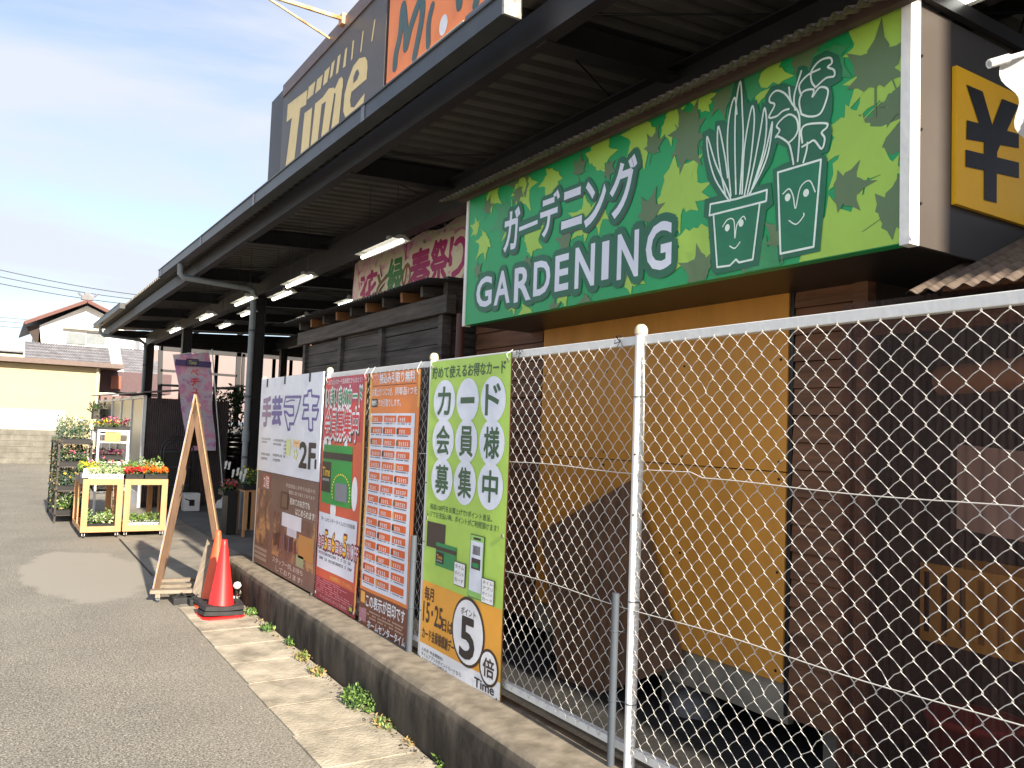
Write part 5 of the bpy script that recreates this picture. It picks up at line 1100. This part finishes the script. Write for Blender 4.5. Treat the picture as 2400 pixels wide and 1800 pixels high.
tray(2.18, cy + .55, CH, .30, .36, 'tray of tall pale green sprouts behind the orange marigolds', [G3, G4, G3], .26, M_BLACK, 420)
tray(1.47, cy + .28, .125, .38, .34, 'black tray of leafy seedlings inside the left cart', [G3, G2, G4], .22, M_BLACK, 360, size=.05)
tray(2.06, cy + .28, .125, .42, .34, 'white perforated tray of seedlings inside the right cart', [G2, G3], .16, M_WHITE, 330, holes=True)
tray(1.50, cy + 1.0, CH, .44, .40, 'tray of mixed green plants at the back of the left cart', [G2, G3, G1], .20, M_BLACK, 300, FK, 14)
tray(2.05, cy + 1.0, CH, .50, .40, 'tray of green plants with a few red blooms at the back of the right cart', [G2, G3, G1], .18, M_BLACK, 300, FR, 14)
for i, (x, z) in enumerate(((1.23, CH + .02), (1.25, .15), (1.36, CH + .02))):
    b = MB(); b.add([(x - .045, cy - .0 + i * .12, z), (x + .045, cy + i * .12, z), (x + .02, cy + .03 + i * .12, z + .13), (x - .03, cy + .03 + i * .12, z + .13), (x, cy + .07 + i * .12, z)], [(0, 1, 2, 3), (1, 4, 2), (4, 0, 3), (3, 2, 4)], M_WHITE)
    tag(b.build('price_card', mesh_loc=(x, cy + i * .12, z)), ['white price card at the left front corner on top of the carts', 'white price card low inside the left cart', 'white price card beside the white tray'][i], 'card')
# white metal shelf with orange sign
SY = 15.55
ws = thing('white_shelf', 'white steel plant shelf with an orange card behind the carts', 'shelf', (1.8, SY, 0))
for x in (1.545, 2.005):
    for y in (SY, SY + 1.3):
        b = MB(); b.box(x, x + .035, y, y + .035, 0, 1.56, M_WHITE); b.build('upright', ws)
for z in (1.53, 1.34, .80):
    b = MB(); b.box(1.58, 2.005, SY + .003, SY + .03, z, z + .03, M_WHITE); b.build('rail', ws)
for z in (1.50, 1.02, .5):
    b = MB(); b.add([(1.56, SY + .04, z), (2.03, SY + .04, z), (2.03, SY + 1.3, z + .05), (1.56, SY + 1.3, z + .05), (1.56, SY + .04, z - .02), (2.03, SY + .04, z - .02), (2.03, SY + 1.3, z + .03), (1.56, SY + 1.3, z + .03)], [(0, 1, 2, 3), (7, 6, 5, 4), (0, 4, 5, 1), (1, 5, 6, 2), (2, 6, 7, 3), (3, 7, 4, 0)], M_WHITE); b.build('shelf_board', ws)
b = MB(); b.beam((1.57, SY + .05, .90), (2.02, SY + .02, 1.0), .03, .05, M_WHITE); b.build('sloping_rail', ws)
b = MB(); b.box(1.66, 1.90, SY - .012, SY - .004, 1.36, 1.52, ink(244, 150, 90, name='print_orange_card')); tag(b.build('orange_card', mesh_loc=(1.78, SY, 1.36)), 'orange card fixed on the white plant shelf', 'card')
tray(1.70, SY + .3, 1.53, .34, .5, 'purple and yellow pansies on top of the white shelf', [G1, G2], .16, M_BLACK, 260, [FP, FY, FK, FP], 60)
tray(1.95, SY + .7, 1.55, .30, .5, 'dark plum pansies at the right end of the white shelf top', [G1, FP, G2], .18, M_BLACK, 260, [FP, FK], 40)
tray(1.75, SY + .4, 1.05, .44, .6, 'dark purple plants on the middle board of the white shelf', [G1, FP, FP], .16, M_BLACK, 300, [FP, FK], 20)
tray(1.75, SY + .4, .55, .44, .6, 'leafy plants on the low board of the white shelf', [G1, G2, G3], .2, M_BLACK, 260, FR, 12)
# dark rack full of plants at the left end
rk = thing('plant_rack', 'tall dark rack crowded with silvery and green plants at the road edge', 'rack', (1.2, 16.6, 0))
for x in (.98, 1.46):
    for y in (15.6, 17.4): b = MB(); b.box(x, x + .03, y, y + .03, 0, 1.38, M_SHED); b.build('upright', rk)
for z in (.12, .52, .92, 1.30): b = MB(); b.box(.97, 1.50, 15.6, 17.43, z, z + .02, M_SHED); b.build('shelf_board', rk)
sil = [G5, G1, G2, G5]
for i, (z, l_) in enumerate(((.14, 'lowest'), (.54, 'second lowest'), (.94, 'third'), (1.32, 'topmost'))):
    tray(1.23, 15.85, z, .46, .42, 'front tray of silvery green plants on the %s board of the dark rack' % l_, sil if i != 0 else [G2, G3, G1], .34 if i < 3 else .36, M_BLACK, 800, [FW, FY, FK, FW][i], 16)
    tray(1.23, 16.6, z, .46, .6, 'rear tray of green plants on the %s board of the dark rack' % l_, [G1, G2, G5], .34 if i < 3 else .42, M_BLACK, 700, FW, 8)
b = MB()
for i in range(1300): b.leaf((1.02 + random.gauss(0, .03), 15.62 + random.uniform(0, 1.5), random.uniform(.15, 1.42)), .05, random.choice([G1, G5, M_SHED, GY]), up=-.6)
b.build('hanging_foliage', rk, kind='stuff')
hp = thing('wall_basket', 'dark wall basket of flowers hanging at the far end of the glazed shed', 'basket', (2.5, 24.5, 2.0))
b = MB(); b.box(2.28, 2.56, 24.2, 24.8, 1.72, 2.0, M_SHED); b.build('basket_box', hp); b = MB(); foliage(b, 2.2, 2.56, 24.1, 24.9, 1.85, 2.2, 220, [G1, M_BLACK, G2], .08, FW, 8); b.build('foliage', hp, kind='stuff')

# glazed shed behind the carts
gs = thing('glazed_shed', 'lean-to shed with white framed panes and a smoked corrugated front', 'shed', (3, 21, 0))
M_PANE = mat('dusty_pane', (.11, .12, .12), .3, var=.3, scale=3, stretch=(1, 5, 1))
ysn = [17.95, 19.6, 21.3, 23.0, 24.8, 26.3]
for i, y in enumerate(ysn):
    b = MB(); b.box(2.57, 2.63, y, y + .09, 0, 2.24 + .012 * (y - 18), M_WHITE); b.build('mullion', gs)
    if i < len(ysn) - 1: b = MB(); b.box(2.595, 2.605, y + .09, ysn[i + 1], .3, 2.18, M_PANE); b.build('pane', gs)
b = MB(); b.box(2.57, 2.63, 18.04, 26.3, 2.19, 2.25, M_WHITE); b.build('head_rail', gs)
b = MB(); b.box(2.57, 2.63, 18.04, 26.3, .0, .3, M_WHITE); b.build('sill_board', gs)
corr((2.64, 17.98, .1), (4.25, 17.98, .1), (2.64, 17.98, 2.2), 40, .012, mat('brown_grey_corrugated', (.07, .052, .052), .5, var=.3, scale=3), 'corrugated_front', gs)
b = MB(); b.add([(2.4, 17.7, 2.30), (4.6, 17.7, 2.56), (4.6, 26.5, 2.66), (2.4, 26.5, 2.40), (2.4, 17.7, 2.27), (4.6, 17.7, 2.53), (4.6, 26.5, 2.63), (2.4, 26.5, 2.37)], [(0, 1, 2, 3), (7, 6, 5, 4), (0, 4, 5, 1), (1, 5, 6, 2), (2, 6, 7, 3), (3, 7, 4, 0)], mat('brown_roof_sheet', (.12, .10, .10), .6)); b.build('roof', gs)
b = MB(); b.box(2.64, 4.25, 18.03, 18.06, .1, 2.2, M_BLACK); b.build('inner_lining', gs)
# iron arch
ar = thing('iron_arch', 'black iron garden arch standing before the smoked shed front', 'arch', (3.1, 17.4, 0))
c = at(372, 1080, Z=0); X0_ = 3.0
b = MB()
for rr in (.30, .24): b.tube([(3.15 - rr, 17.3, .02), (3.15 - rr, 17.3, 1.15)] + [(3.15 - rr * math.cos(a), 17.3, 1.15 + rr * math.sin(a)) for a in [i * math.pi / 12 for i in range(1, 12)]] + [(3.15 + rr, 17.3, 1.15), (3.15 + rr, 17.3, .02)], .014, M_BLACK, 6)
b.build('arch_tube', ar)
b = MB(); b.box(2.90, 3.40, 17.32, 17.33, .05, 1.2, M_BLACK); b.build('back_panel', ar)
for z in (.5, .85, 1.15): b = MB(); b.tube([(2.87, 17.29, z), (3.43, 17.29, z)], .008, M_GREYP, 6); b.build('crossbar', ar)

# purple nobori on its white water base
nb = thing('purple_nobori', 'tall purple pink flower print nobori flag leaning right on a white base', 'flag', (4.1, 17.6, 0))
YN = 17.6
t0, t1, b1, b0 = at(407, 833, Y=YN), at(492, 826, Y=YN), at(505, 1056, Y=YN), at(440, 1056, Y=YN)
NP = bloom_mat('print_purple_meadow', [(130, 104, 160), (200, 130, 180), (200, 200, 208), (226, 150, 180), (176, 140, 196), (226, 216, 226)], 3.0)
b = MB(); b.sheet(b0, b1, t0, 10, 24, lambda u, v: ((t1 - t0) - (b1 - b0)) * u * v + Vector((.01 * math.sin(v * 11), .03 * math.sin(v * 9 + u * 4), 0)), NP); b.build('cloth', nb)
pbs = at(524, 1168, Y=YN); b = MB(); b.tube([pbs, at(497, 818, Y=YN)], .011, M_WHITE, 8); b.tube([at(497, 822, Y=YN), at(404, 832, Y=YN)], .008, M_WHITE, 6); b.build('pole', nb)
P = Print(YN - .05, 'Y')
P.rect((408 + 3, 842), (495, 862), ink(84, 70, 120, name='print_violet'), 0)
P.text('Time', (443, 845), (460, 855), ink(210, 206, 120), 3, .02); P.rect((437, 840), (465, 858), BLK, 1); P.rect((439, 842), (463, 856), ink(90, 84, 110), 2)
VR = ink(226, 70, 60, name='print_vermilion')
P.text('ペ', (447, 864), (464, 880), ink(224, 110, 90), 2, .03); P.text('チ', (447, 886), (466, 904), VR, 2, .05); P.text('ュ', (450, 910), (464, 922), VR, 2, .04)
P.build('lettering', nb)
b = MB(); pp = at(524, 1196, Z=0); pb_ = Vector((pbs.x, YN, 0)); b.lathe([(.17, 0), (.18, .03), (.12, .17), (.05, .19), (.03, .24), (0, .24)], pb_, M_WHITE, 4, False); b.build('water_base', nb)
b = MB(); p = at(450, 1150, Y=17.0); q_ = at(466, 1172, Y=17.0); b.box(p.x - .14, p.x + .16, 17.0, 17.25, 0.02, .36, M_WHITE); b.box(p.x - .04, p.x + .06, 16.99, 17.0, .12, .24, M_BLACK); b.tube([(p.x - .12, 16.995, .26), (p.x + .02, 16.995, .20)], .012, M_BLACK, 5)
tag(b.build('white_box', mesh_loc=(p.x, 17.1, 0), bevel=.01), 'white plastic box with a black opening seen through the A-frame', 'box')

# flower stand at the column
fy = 13.0
fs_ = thing('flower_stand', 'slatted pine stand of yellow green plants by the end of the white signboard', 'stand', (3.3, fy, 0))
xl, xr = at(574, 1150, Y=fy).x, at(640, 1150, Y=fy).x
for i in range(5): b = MB(); x = xl + i * .11; b.box(x, x + .06, fy, fy + .02, .12, .72, M_PINE); b.build('slat', fs_)
b = MB(); b.box(xl, xr + .1, fy + .022, fy + .5, .70, .73, M_PINE); b.build('shelf_board', fs_)
for x in (xl, xr): b = MB(); b.box(x, x + .04, fy + .45, fy + .49, .012, .70, M_PINE); b.box(x, x + .04, fy + .022, fy + .06, .012, .70, M_PINE); b.build('leg', fs_)
tray(xl + .22, fy + .22, .73, .48, .42, 'dense yellow tipped green plants on the pine stand at the column', [G2, G3, G2, G1], .30, M_BLACK, 700, FY, 26)
tray(xl - .13, fy + .5, .62, .22, .34, 'small pink and red flowers left of the pine stand', [G1, G2], .2, M_BLACK, 200, [FK, FR], 30)
b = MB(); b.box(xl - .17, xl - .02, fy + .32, fy + .68, .02, .62, M_BLACK); tag(b.build('black_crate', mesh_loc=(xl - .18, fy + .5, 0)), 'black crate under the small pink and red flowers', 'crate')
for i in range(7):
    px, py = [(528, 1088), (536, 1090), (545, 1108), (556, 1104), (563, 1112), (570, 1118), (574, 1106)][i]
    p = at(px, py, Y=fy - .05 - .01 * i); b = MB(); b.beam((p.x, p.y, p.z - .07), (p.x + .02, p.y, p.z + .05), .025, .004, M_WHITE, up=(0, 1, 0)); b.add([(p.x - .012, p.y - .004, p.z - .01), (p.x + .025, p.y - .004, p.z - .01), (p.x + .032, p.y - .004, p.z + .045), (p.x - .006, p.y - .004, p.z + .045)], [(0, 1, 2, 3)], M_WHITE)
    o = b.build('plant_label', mesh_loc=p); tag(o, ['leftmost', 'second from left', 'third from left', 'middle', 'fifth from left', 'sixth from left', 'rightmost'][i] + ' white plant label at the flowers by the dark column', 'label', 'white plant labels by the dark column')
# soil bags
def bagstack(cx, cy_, n, m, lab, w_=.46):
    for i in range(n):
        b = MB(); z = .02 + i * .115; nu, nv = 8, 6; vs = []; off = random.uniform(-.02, .02)
        def P_(u, v, s_):
            e = (1 - abs(2 * u - 1) ** 3) * (1 - abs(2 * v - 1) ** 3); return (cx + off + (u - .5) * w_, cy_ + (v - .5) * .6, z + .055 + s_ * .056 * e ** .5)
        for s_ in (1, -1):
            b.add([P_(i_ / nu, j / nv, s_) for j in range(nv + 1) for i_ in range(nu + 1)], [((j * (nu + 1) + i_, j * (nu + 1) + i_ + 1, (j + 1) * (nu + 1) + i_ + 1, (j + 1) * (nu + 1) + i_)[::s_]) for j in range(nv) for i_ in range(nu)], m, True)
        o = b.build('soil_bag', mesh_loc=(cx, cy_, z)); ordn = ['lowest', 'second', 'third', 'fourth', 'fifth', 'sixth', 'seventh', 'eighth', 'ninth', 'tenth', 'eleventh', 'twelfth', 'thirteenth', 'fourteenth'][i]
        tag(o, lab % ordn, 'bag', 'stacked soil bags')
p = at(524, 1085, Y=21); bagstack(p.x + .05, 21.2, 13, mat('olive_bag', (.15, .15, .075), .4, var=.4, scale=8), '%s olive soil bag from the floor, left stack past the flag')
p = at(552, 1085, Y=21); bagstack(p.x + .1, 21.0, 13, mat('pale_bag', (.32, .28, .26), .4, var=.5, scale=10), '%s pale soil bag from the floor, stack left of the downpipe')
p = at(570, 1085, Y=20.6); bagstack(p.x + .12, 20.5, 12, mat('violet_bag', (.10, .055, .15), .4, var=.4, scale=8), '%s violet soil bag from the floor, beside the downpipe')
b = MB(); b.box(4.0, 5.4, 21.6, 22.6, .02, .9, M_BLACK); tag(b.build('dark_crate', mesh_loc=(4.7, 22, 0)), 'dark crate below the potted shrub under the canopy', 'crate')
def shrub(cx, cy_, z, r, h, n, label, ms=None, size=.12):
    t = thing('shrub', label, 'shrub', (cx, cy_, z)); b = MB(); b.tube([(cx, cy_, z), (cx + .03, cy_, z + h * .6)], [.03, .012], M_SHED, 6); b.build('trunk', t)
    b = MB(); cl = [(random.gauss(0, r * .45), random.gauss(0, r * .45), random.uniform(.25, .95) * h) for _ in range(14)]
    for i in range(n):
        k = random.choice(cl); b.leaf((cx + k[0] + random.gauss(0, r * .22), cy_ + k[1] + random.gauss(0, r * .22), z + k[2] + random.gauss(0, h * .07)), size, random.choice(ms or [G1, G1, G2]))
    b.build('crown', t, kind='stuff'); return t
p = at(540, 960, Y=24); shrub(p.x, 24, 1.0, .5, 1.7, 900, 'dark potted shrub under the canopy left of the downpipe', [G1])
b = MB(); b.lathe([(0, 0), (.28, 0), (.33, .35), (.30, .35)], (p.x, 24, .65), M_BLACK, 14); b.box(p.x - .5, p.x + .5, 23.7, 24.5, .02, .64, M_BLACK); tag(b.build('planter', mesh_loc=(p.x, 24, .02)), 'black planter holding the dark potted shrub', 'planter')

# ================================================================== BACKGROUND
def front(b, a, c, Y, depth, m):
    """box whose front face fills the photo rectangle a..c at distance Y"""
    p, q = at(*a, Y=Y), at(*c, Y=Y); b.box(p.x, q.x, Y, Y + depth, min(p.z, q.z), max(p.z, q.z), m)
BLK_W = mat('concrete_block', (.165, .155, .13), .95, var=.3, scale=3, bump=.2)
bw = thing('block_wall', 'low beige concrete block wall across the end of the road', 'wall', (0, 34.9, 0))
for r_ in range(6):
    for c_ in range(26):
        x = 2.35 - .4 * c_ - (.2 if r_ % 2 else 0); 
        b = MB(); b.box(x - .392, x, 34.9 + random.uniform(0, .008), 35.05, .005 + r_ * .208, .202 + r_ * .208, BLK_W); b.build('block', bw)
b = MB(); b.box(-8.5, 2.35, 34.915, 35.04, 0, 1.24, mat('mortar', (.13, .12, .10), .95)); b.build('mortar_core', bw)
yb = thing('cream_building', 'low cream yellow building with a thin brown eave left of the store', 'building', (0, 36, 0))
CR = mat('cream_wall', (.50, .40, .23), .8, var=.05, scale=2); CRL = mat('pale_cream_wall', (.62, .57, .44), .8, var=.04)
Yb = 36.0; k = Yb / 32.5
b = MB(); b.box(-12, 3.18 * k, Yb, Yb + 9, 2.0, 3.70, CR); b.build('wall', yb); b = MB(); b.box(-12, 2.20 * k, Yb - .02, Yb + 1, 0, 1.998, CRL); b.build('plinth_wall', yb); b = MB(); b.box(2.21 * k, 3.18 * k, Yb, Yb + 9, 0, 1.998, CR); b.build('wall', yb)
b = MB(); b.box(-12.4, 3.9 * k, Yb - .45, Yb + 9.4, 3.72, 3.90, mat('brown_eave', (.15, .105, .09), .6)); b.build('roof', yb)
b = MB(); b.tube([(3.1 * k, Yb - .05, .1), (3.1 * k, Yb - .05, 3.7)], .05, CRL, 8); b.build('downpipe', yb)
# tiled lower roofs
def tiled(name, label, pl, pr, z_lo, z_hi, Y, run, rows, cols, m):
    t = thing(name, label, 'roof', ((pl + pr) / 2, Y, z_lo)); b = MB()
    for r_ in range(rows):
        for c_ in range(cols):
            f0, f1 = r_ / rows, (r_ + 1) / rows; x0 = pl + (pr - pl) * c_ / cols; x1 = pl + (pr - pl) * (c_ + 1) / cols
            ya, yb_ = Y + run * f0, Y + run * f1; za, zb = z_lo + (z_hi - z_lo) * f0, z_lo + (z_hi - z_lo) * f1
            xm = (x0 + x1) / 2; b.add([(x0, ya, za + .03), (xm, ya, za + .075), (x1, ya, za + .03), (x1, yb_, zb), (xm, yb_, zb + .045), (x0, yb_, zb), (x0, ya, za), (x1, ya, za)], [(0, 1, 4, 5), (1, 2, 3, 4), (6, 7, 2, 1, 0)], m)
    b.build('roof_tiles', t, kind='stuff'); return t
TILE = mat('grey_roof_tile', (.165, .16, .175), .5, var=.3, scale=3)
Yt = 44.0
p, q_ = at(58, 850, Y=Yt), at(264, 850, Y=Yt); h_ = at(80, 803, Y=Yt + 2.0).z
tiled('tiled_porch_roof', 'grey tiled lower roof in front of the white gabled house', p.x, q_.x, p.z, h_, Yt, 2.0, 7, 34, TILE)
b = MB(); b.box(p.x + .2, q_.x - .2, Yt + .6, Yt + 1.8, 0, p.z + .1, CRL); tag(b.build('porch_wall', mesh_loc=(p.x, Yt, 0)), 'pale wall carrying the grey tiled lower roof', 'wall')
p, q_ = at(290, 872, Y=40.0), at(350, 872, Y=40.0); h_ = at(300, 818, Y=42).z
tiled('tiled_roof', 'small grey tiled roof between the white house and the canopy end', p.x, q_.x + .5, p.z, h_, 40.0, 2.0, 9, 11, TILE)
b = MB(); b.box(p.x + .1, q_.x, 40.5, 42, 0, p.z + .05, mat('maroon_wall', (.12, .075, .08), .8)); tag(b.build('house_wall', mesh_loc=(p.x, 40.5, 0)), 'maroon wall under the small grey tiled roof', 'wall')
# white gabled house
wh = thing('white_house', 'white gabled house with a red brown roof edge behind the canopy end', 'house', (4, 48, 0)); Yh = 48
PL = mat('white_plaster', (.85, .84, .82), .8, var=.03)
apx = at(205, 712, Y=Yh); le = at(93, 758, Y=Yh); rw_ = at(318, 770, Y=Yh)
b = MB(); vs = [(le.x, Yh, 0), (rw_.x + 3, Yh, 0), (rw_.x + 3, Yh, 5.0), (rw_.x, Yh, rw_.z - .1), (apx.x, Yh, apx.z - .1), (le.x, Yh, le.z - .1)]
n = len(vs); b.add(vs + [(x, Yh + 9, z) for x, y, z in vs], [tuple(range(n))[::-1][::-1], tuple(range(n, 2 * n))[::-1]] + [(i, (i + 1) % n, n + (i + 1) % n, n + i) for i in range(n)], PL); b.build('wall', wh)
RB = mat('red_brown_fascia', (.12, .035, .026), .6, var=.15); 
l0 = at(57, 757, Y=Yh - .7); a0 = at(205, 706, Y=Yh - .7); r0_ = at(330, 768, Y=Yh - .7)
for s0, s1 in ((l0, a0), (a0, r0_)):
    b = MB(); b.beam(s0, s1, .08, .15, RB, up=(0, 0, 1)); b.build('bargeboard', wh)
    b = MB(); z_ = Vector((0, 0, .13)); bk = Vector((0, 10, 0)); vs = [s0 + z_, s1 + z_, s1 + z_ + bk, s0 + z_ + bk]; b.add(vs + [v - Vector((0, 0, .1)) for v in vs], [(0, 1, 2, 3), (7, 6, 5, 4), (0, 4, 5, 1), (1, 5, 6, 2), (2, 6, 7, 3), (3, 7, 4, 0)], TILE); b.build('roof', wh)
b = MB(); p = at(205, 703, Y=Yh - .7); b.box(p.x - .28, p.x + .28, Yh - .75, Yh - .45, p.z, p.z + .22, TILE); b.box(p.x - .14, p.x + .14, Yh - .75, Yh - .45, p.z + .22, p.z + .38, TILE); b.tube([(p.x - .3, Yh - .6, p.z + .2), (p.x - .42, Yh - .6, p.z + .34)], .05, TILE, 6); b.tube([(p.x + .3, Yh - .6, p.z + .2), (p.x + .42, Yh - .6, p.z + .34)], .05, TILE, 6); b.build('ridge_end_tile', wh)
b = MB(); front(b, (93, 762), (60, 800), Yh + .5, 6, mat('dark_eave', (.05, .035, .03), .8)) if False else b.add([l0 + Vector((.1, .7, -.1)), (le.x, Yh, le.z - .1), (le.x, Yh, le.z - 1.4), l0 + Vector((.9, .7, -1.5))], [(0, 1, 2, 3)], mat('dark_eave', (.05, .035, .03), .8)); b.build('soffit', wh)
wn = MB(); front(wn, (150, 767), (253, 812), Yh - .06, .06, PL); wo_ = wn.build('window', wh)
for a, c in (((157, 779), (200, 808)), ((203, 779), (246, 809))):
    g_ = MB(); front(g_, a, c, Yh - .08, .015, mat('grey_blue_pane', (.20, .22, .23), .25)); o = g_.build('pane', wh); o.parent = wo_; o.location = wh.location - wh.location
    for v in o.data.vertices: pass
hd = MB(); front(hd, (148, 769), (252, 774), Yh - .35, .3, mat('cream_hood', (.5, .45, .36), .7)); hd.build('window_hood', wh)
# brown house between
bh = thing('maroon_house', 'low maroon house wall with an orange shutter behind the glazed shed', 'house', (4, 33, 0))
MR = mat('maroon_wall', (.12, .075, .08), .8); b = MB(); front(b, (236, 868), (400, 925), 37.5, 2, MR); b.build('wall', bh); b = MB(); front(b, (236, 925), (420, 1000), 37.4, 2, mat('dusty_maroon', (.22, .13, .125), .8)); b.build('lower_wall', bh)
b = MB(); front(b, (261, 880), (283, 912), 37.3, .08, mat('brick_shutter', (.30, .10, .06), .7)); b.build('shutter', bh)
# buildings seen under the canopy
pk = thing('pink_grey_building', 'pale pinkish sheet-clad building seen beneath the canopy', 'building', (8, 40, 0))
PK = mat('pinkish_cladding', (.24, .185, .18), .7, var=.08, scale=.6)
for i, (x0, x1) in enumerate(((345, 425), (425, 505), (505, 590), (590, 640), (640, 680), (680, 740))):
    b = MB(); front(b, (x0, 818), (x1 - 1, 990), 41, .3, PK); b.build('cladding_panel', pk)
b = MB(); front(b, (345, 990), (740, 1040), 41, .3, M_DGREY); b.build('plinth', pk)
wp = thing('white_parapet_building', 'bright white wall showing above the pinkish cladding under the canopy', 'building', (9, 44, 0))
b = MB(); front(b, (330, 788), (655, 990), 44, 2, mat('bright_white_wall', (.9, .89, .86), .7, var=.02)); b.build('wall', wp)
b = MB(); front(b, (655, 800), (760, 990), 43.5, 2, mat('rusty_pink_wall', (.42, .24, .18), .8, var=.3, scale=1)); b.build('annex_wall', wp)
# dark steel frame
sf = thing('steel_frame', 'dark steel rack frame standing in the open behind the canopy', 'frame', (7, 30, 0))
def bar(a, c, w_=.12): b = MB(); b.beam(at(*a, Y=30), at(*c, Y=30), .10, w_, M_DARK, up=(0, 0, 1) if abs(a[0] - c[0]) > 20 else (1, 0, 0)); b.build('rail' if abs(a[0] - c[0]) > 20 else 'post', sf)
bar((376, 816), (575, 832), .16); bar((575, 832), (712, 842), .14); bar((376, 868), (555, 881), .08); bar((376, 902), (552, 912), .08); bar((377, 808), (372, 1000), .14); bar((560, 825), (552, 1000), .16); bar((571, 830), (566, 940), .10)
# hidden far-side dark stock under the canopy
for i, (x, y, h_) in enumerate(((7.2, 22, 1.3), (9.2, 19, 1.6), (6.6, 16.5, 1.1), (11, 23, 1.9))):
    b = MB(); b.box(x - .6, x + .6, y, y + .5, .02, .06, M_DARK)
    for z in (.5, 1.0, h_): b.box(x - .6, x + .6, y, y + .5, z, z + .03, M_DARK)
    for a in (-.6, .57): b.box(x + a, x + a + .03, y + .01, y + .04, .06, h_, M_DARK)
    tag(b.build('display_rack', mesh_loc=(x, y, 0)), ['low dark display rack in the middle of the canopy', 'dark display rack further in under the canopy', 'nearest low dark display rack behind the plank shed', 'tallest dark display rack at the back of the canopy'][i], 'rack')
# distant small cream building and overhead wires
b = MB(); front(b, (-60, 822), (52, 870), 70, 6, CRL); front(b, (-66, 818), (56, 823), 69.7, 7, TILE)
tag(b.build('distant_house', mesh_loc=(-1, 72, 0)), 'small distant cream house at the left edge below the hill', 'house')
for i, (y0, y1, lb) in enumerate(((624, 676, 'topmost overhead wire'), (640, 687, 'second overhead wire from the top'), (656, 700, 'third overhead wire from the top'), (735, 742, 'fourth overhead wire, near the red roof edge'), (744, 750, 'fifth overhead wire from the top'), (756, 760, 'lowest overhead wire above the hill'))):
    a = at(-120, y0 - (y1 - y0) * .37, Y=60); c = at(330, y1, Y=60); c2 = c + (c - a) * .6
    b = MB(); b.tube([a.lerp(c2, t_ / 16) + Vector((0, 0, -.5 * math.sin(math.pi * t_ / 16))) for t_ in range(17)], .022 if i < 3 else .014, M_BLACK, 4); tag(b.build('overhead_wire', mesh_loc=a), lb + ' at the left of the sky', 'wire')
# white nobori at the upper right
wnb = thing('white_nobori', 'white flag with its rod at the right edge before the yen panel', 'flag', (2.75, 1.40, .35))
a = at(2318, 150, Y=1.40); c = at(2470, 105, Y=1.30)
b = MB(); b.tube([a, c], .009, M_WHITE, 8); b.tube([a - Vector((.0, 0, 0)), a + (c - a).normalized() * .07], .015, M_WHITE, 8); b.build('rod', wnb)
b = MB(); pa, pb3 = at(2345, 145, Y=1.39), at(2470, 110, Y=1.30); qa, qb = at(2402, 320, Y=1.39), at(2500, 700, Y=1.3)
b.sheet(pa, pb3, qa, 10, 14, lambda u, v: Vector((.01 * math.sin(v * 7), .02 * math.sin(v * 9 + u * 7), 0)), mat('white_cloth', (.50, .50, .51), .8)); b.build('cloth', wnb)
b = MB(); b.tube([(c.x, c.y, c.z + .02), (c.x + .02, c.y, .11)], .012, M_WHITE, 8); b.build('pole', wnb)

# unseen block behind the camera, added to shade the sign side and garden house
nw_ = thing('shade_block', 'dark unseen block added to shade the sign side and garden house', 'building', (6, -5, 0))
b = MB(); b.box(3.06, 12, -8, -3.6, 0, 7.5, M_DGREY); b.build('wall', nw_)
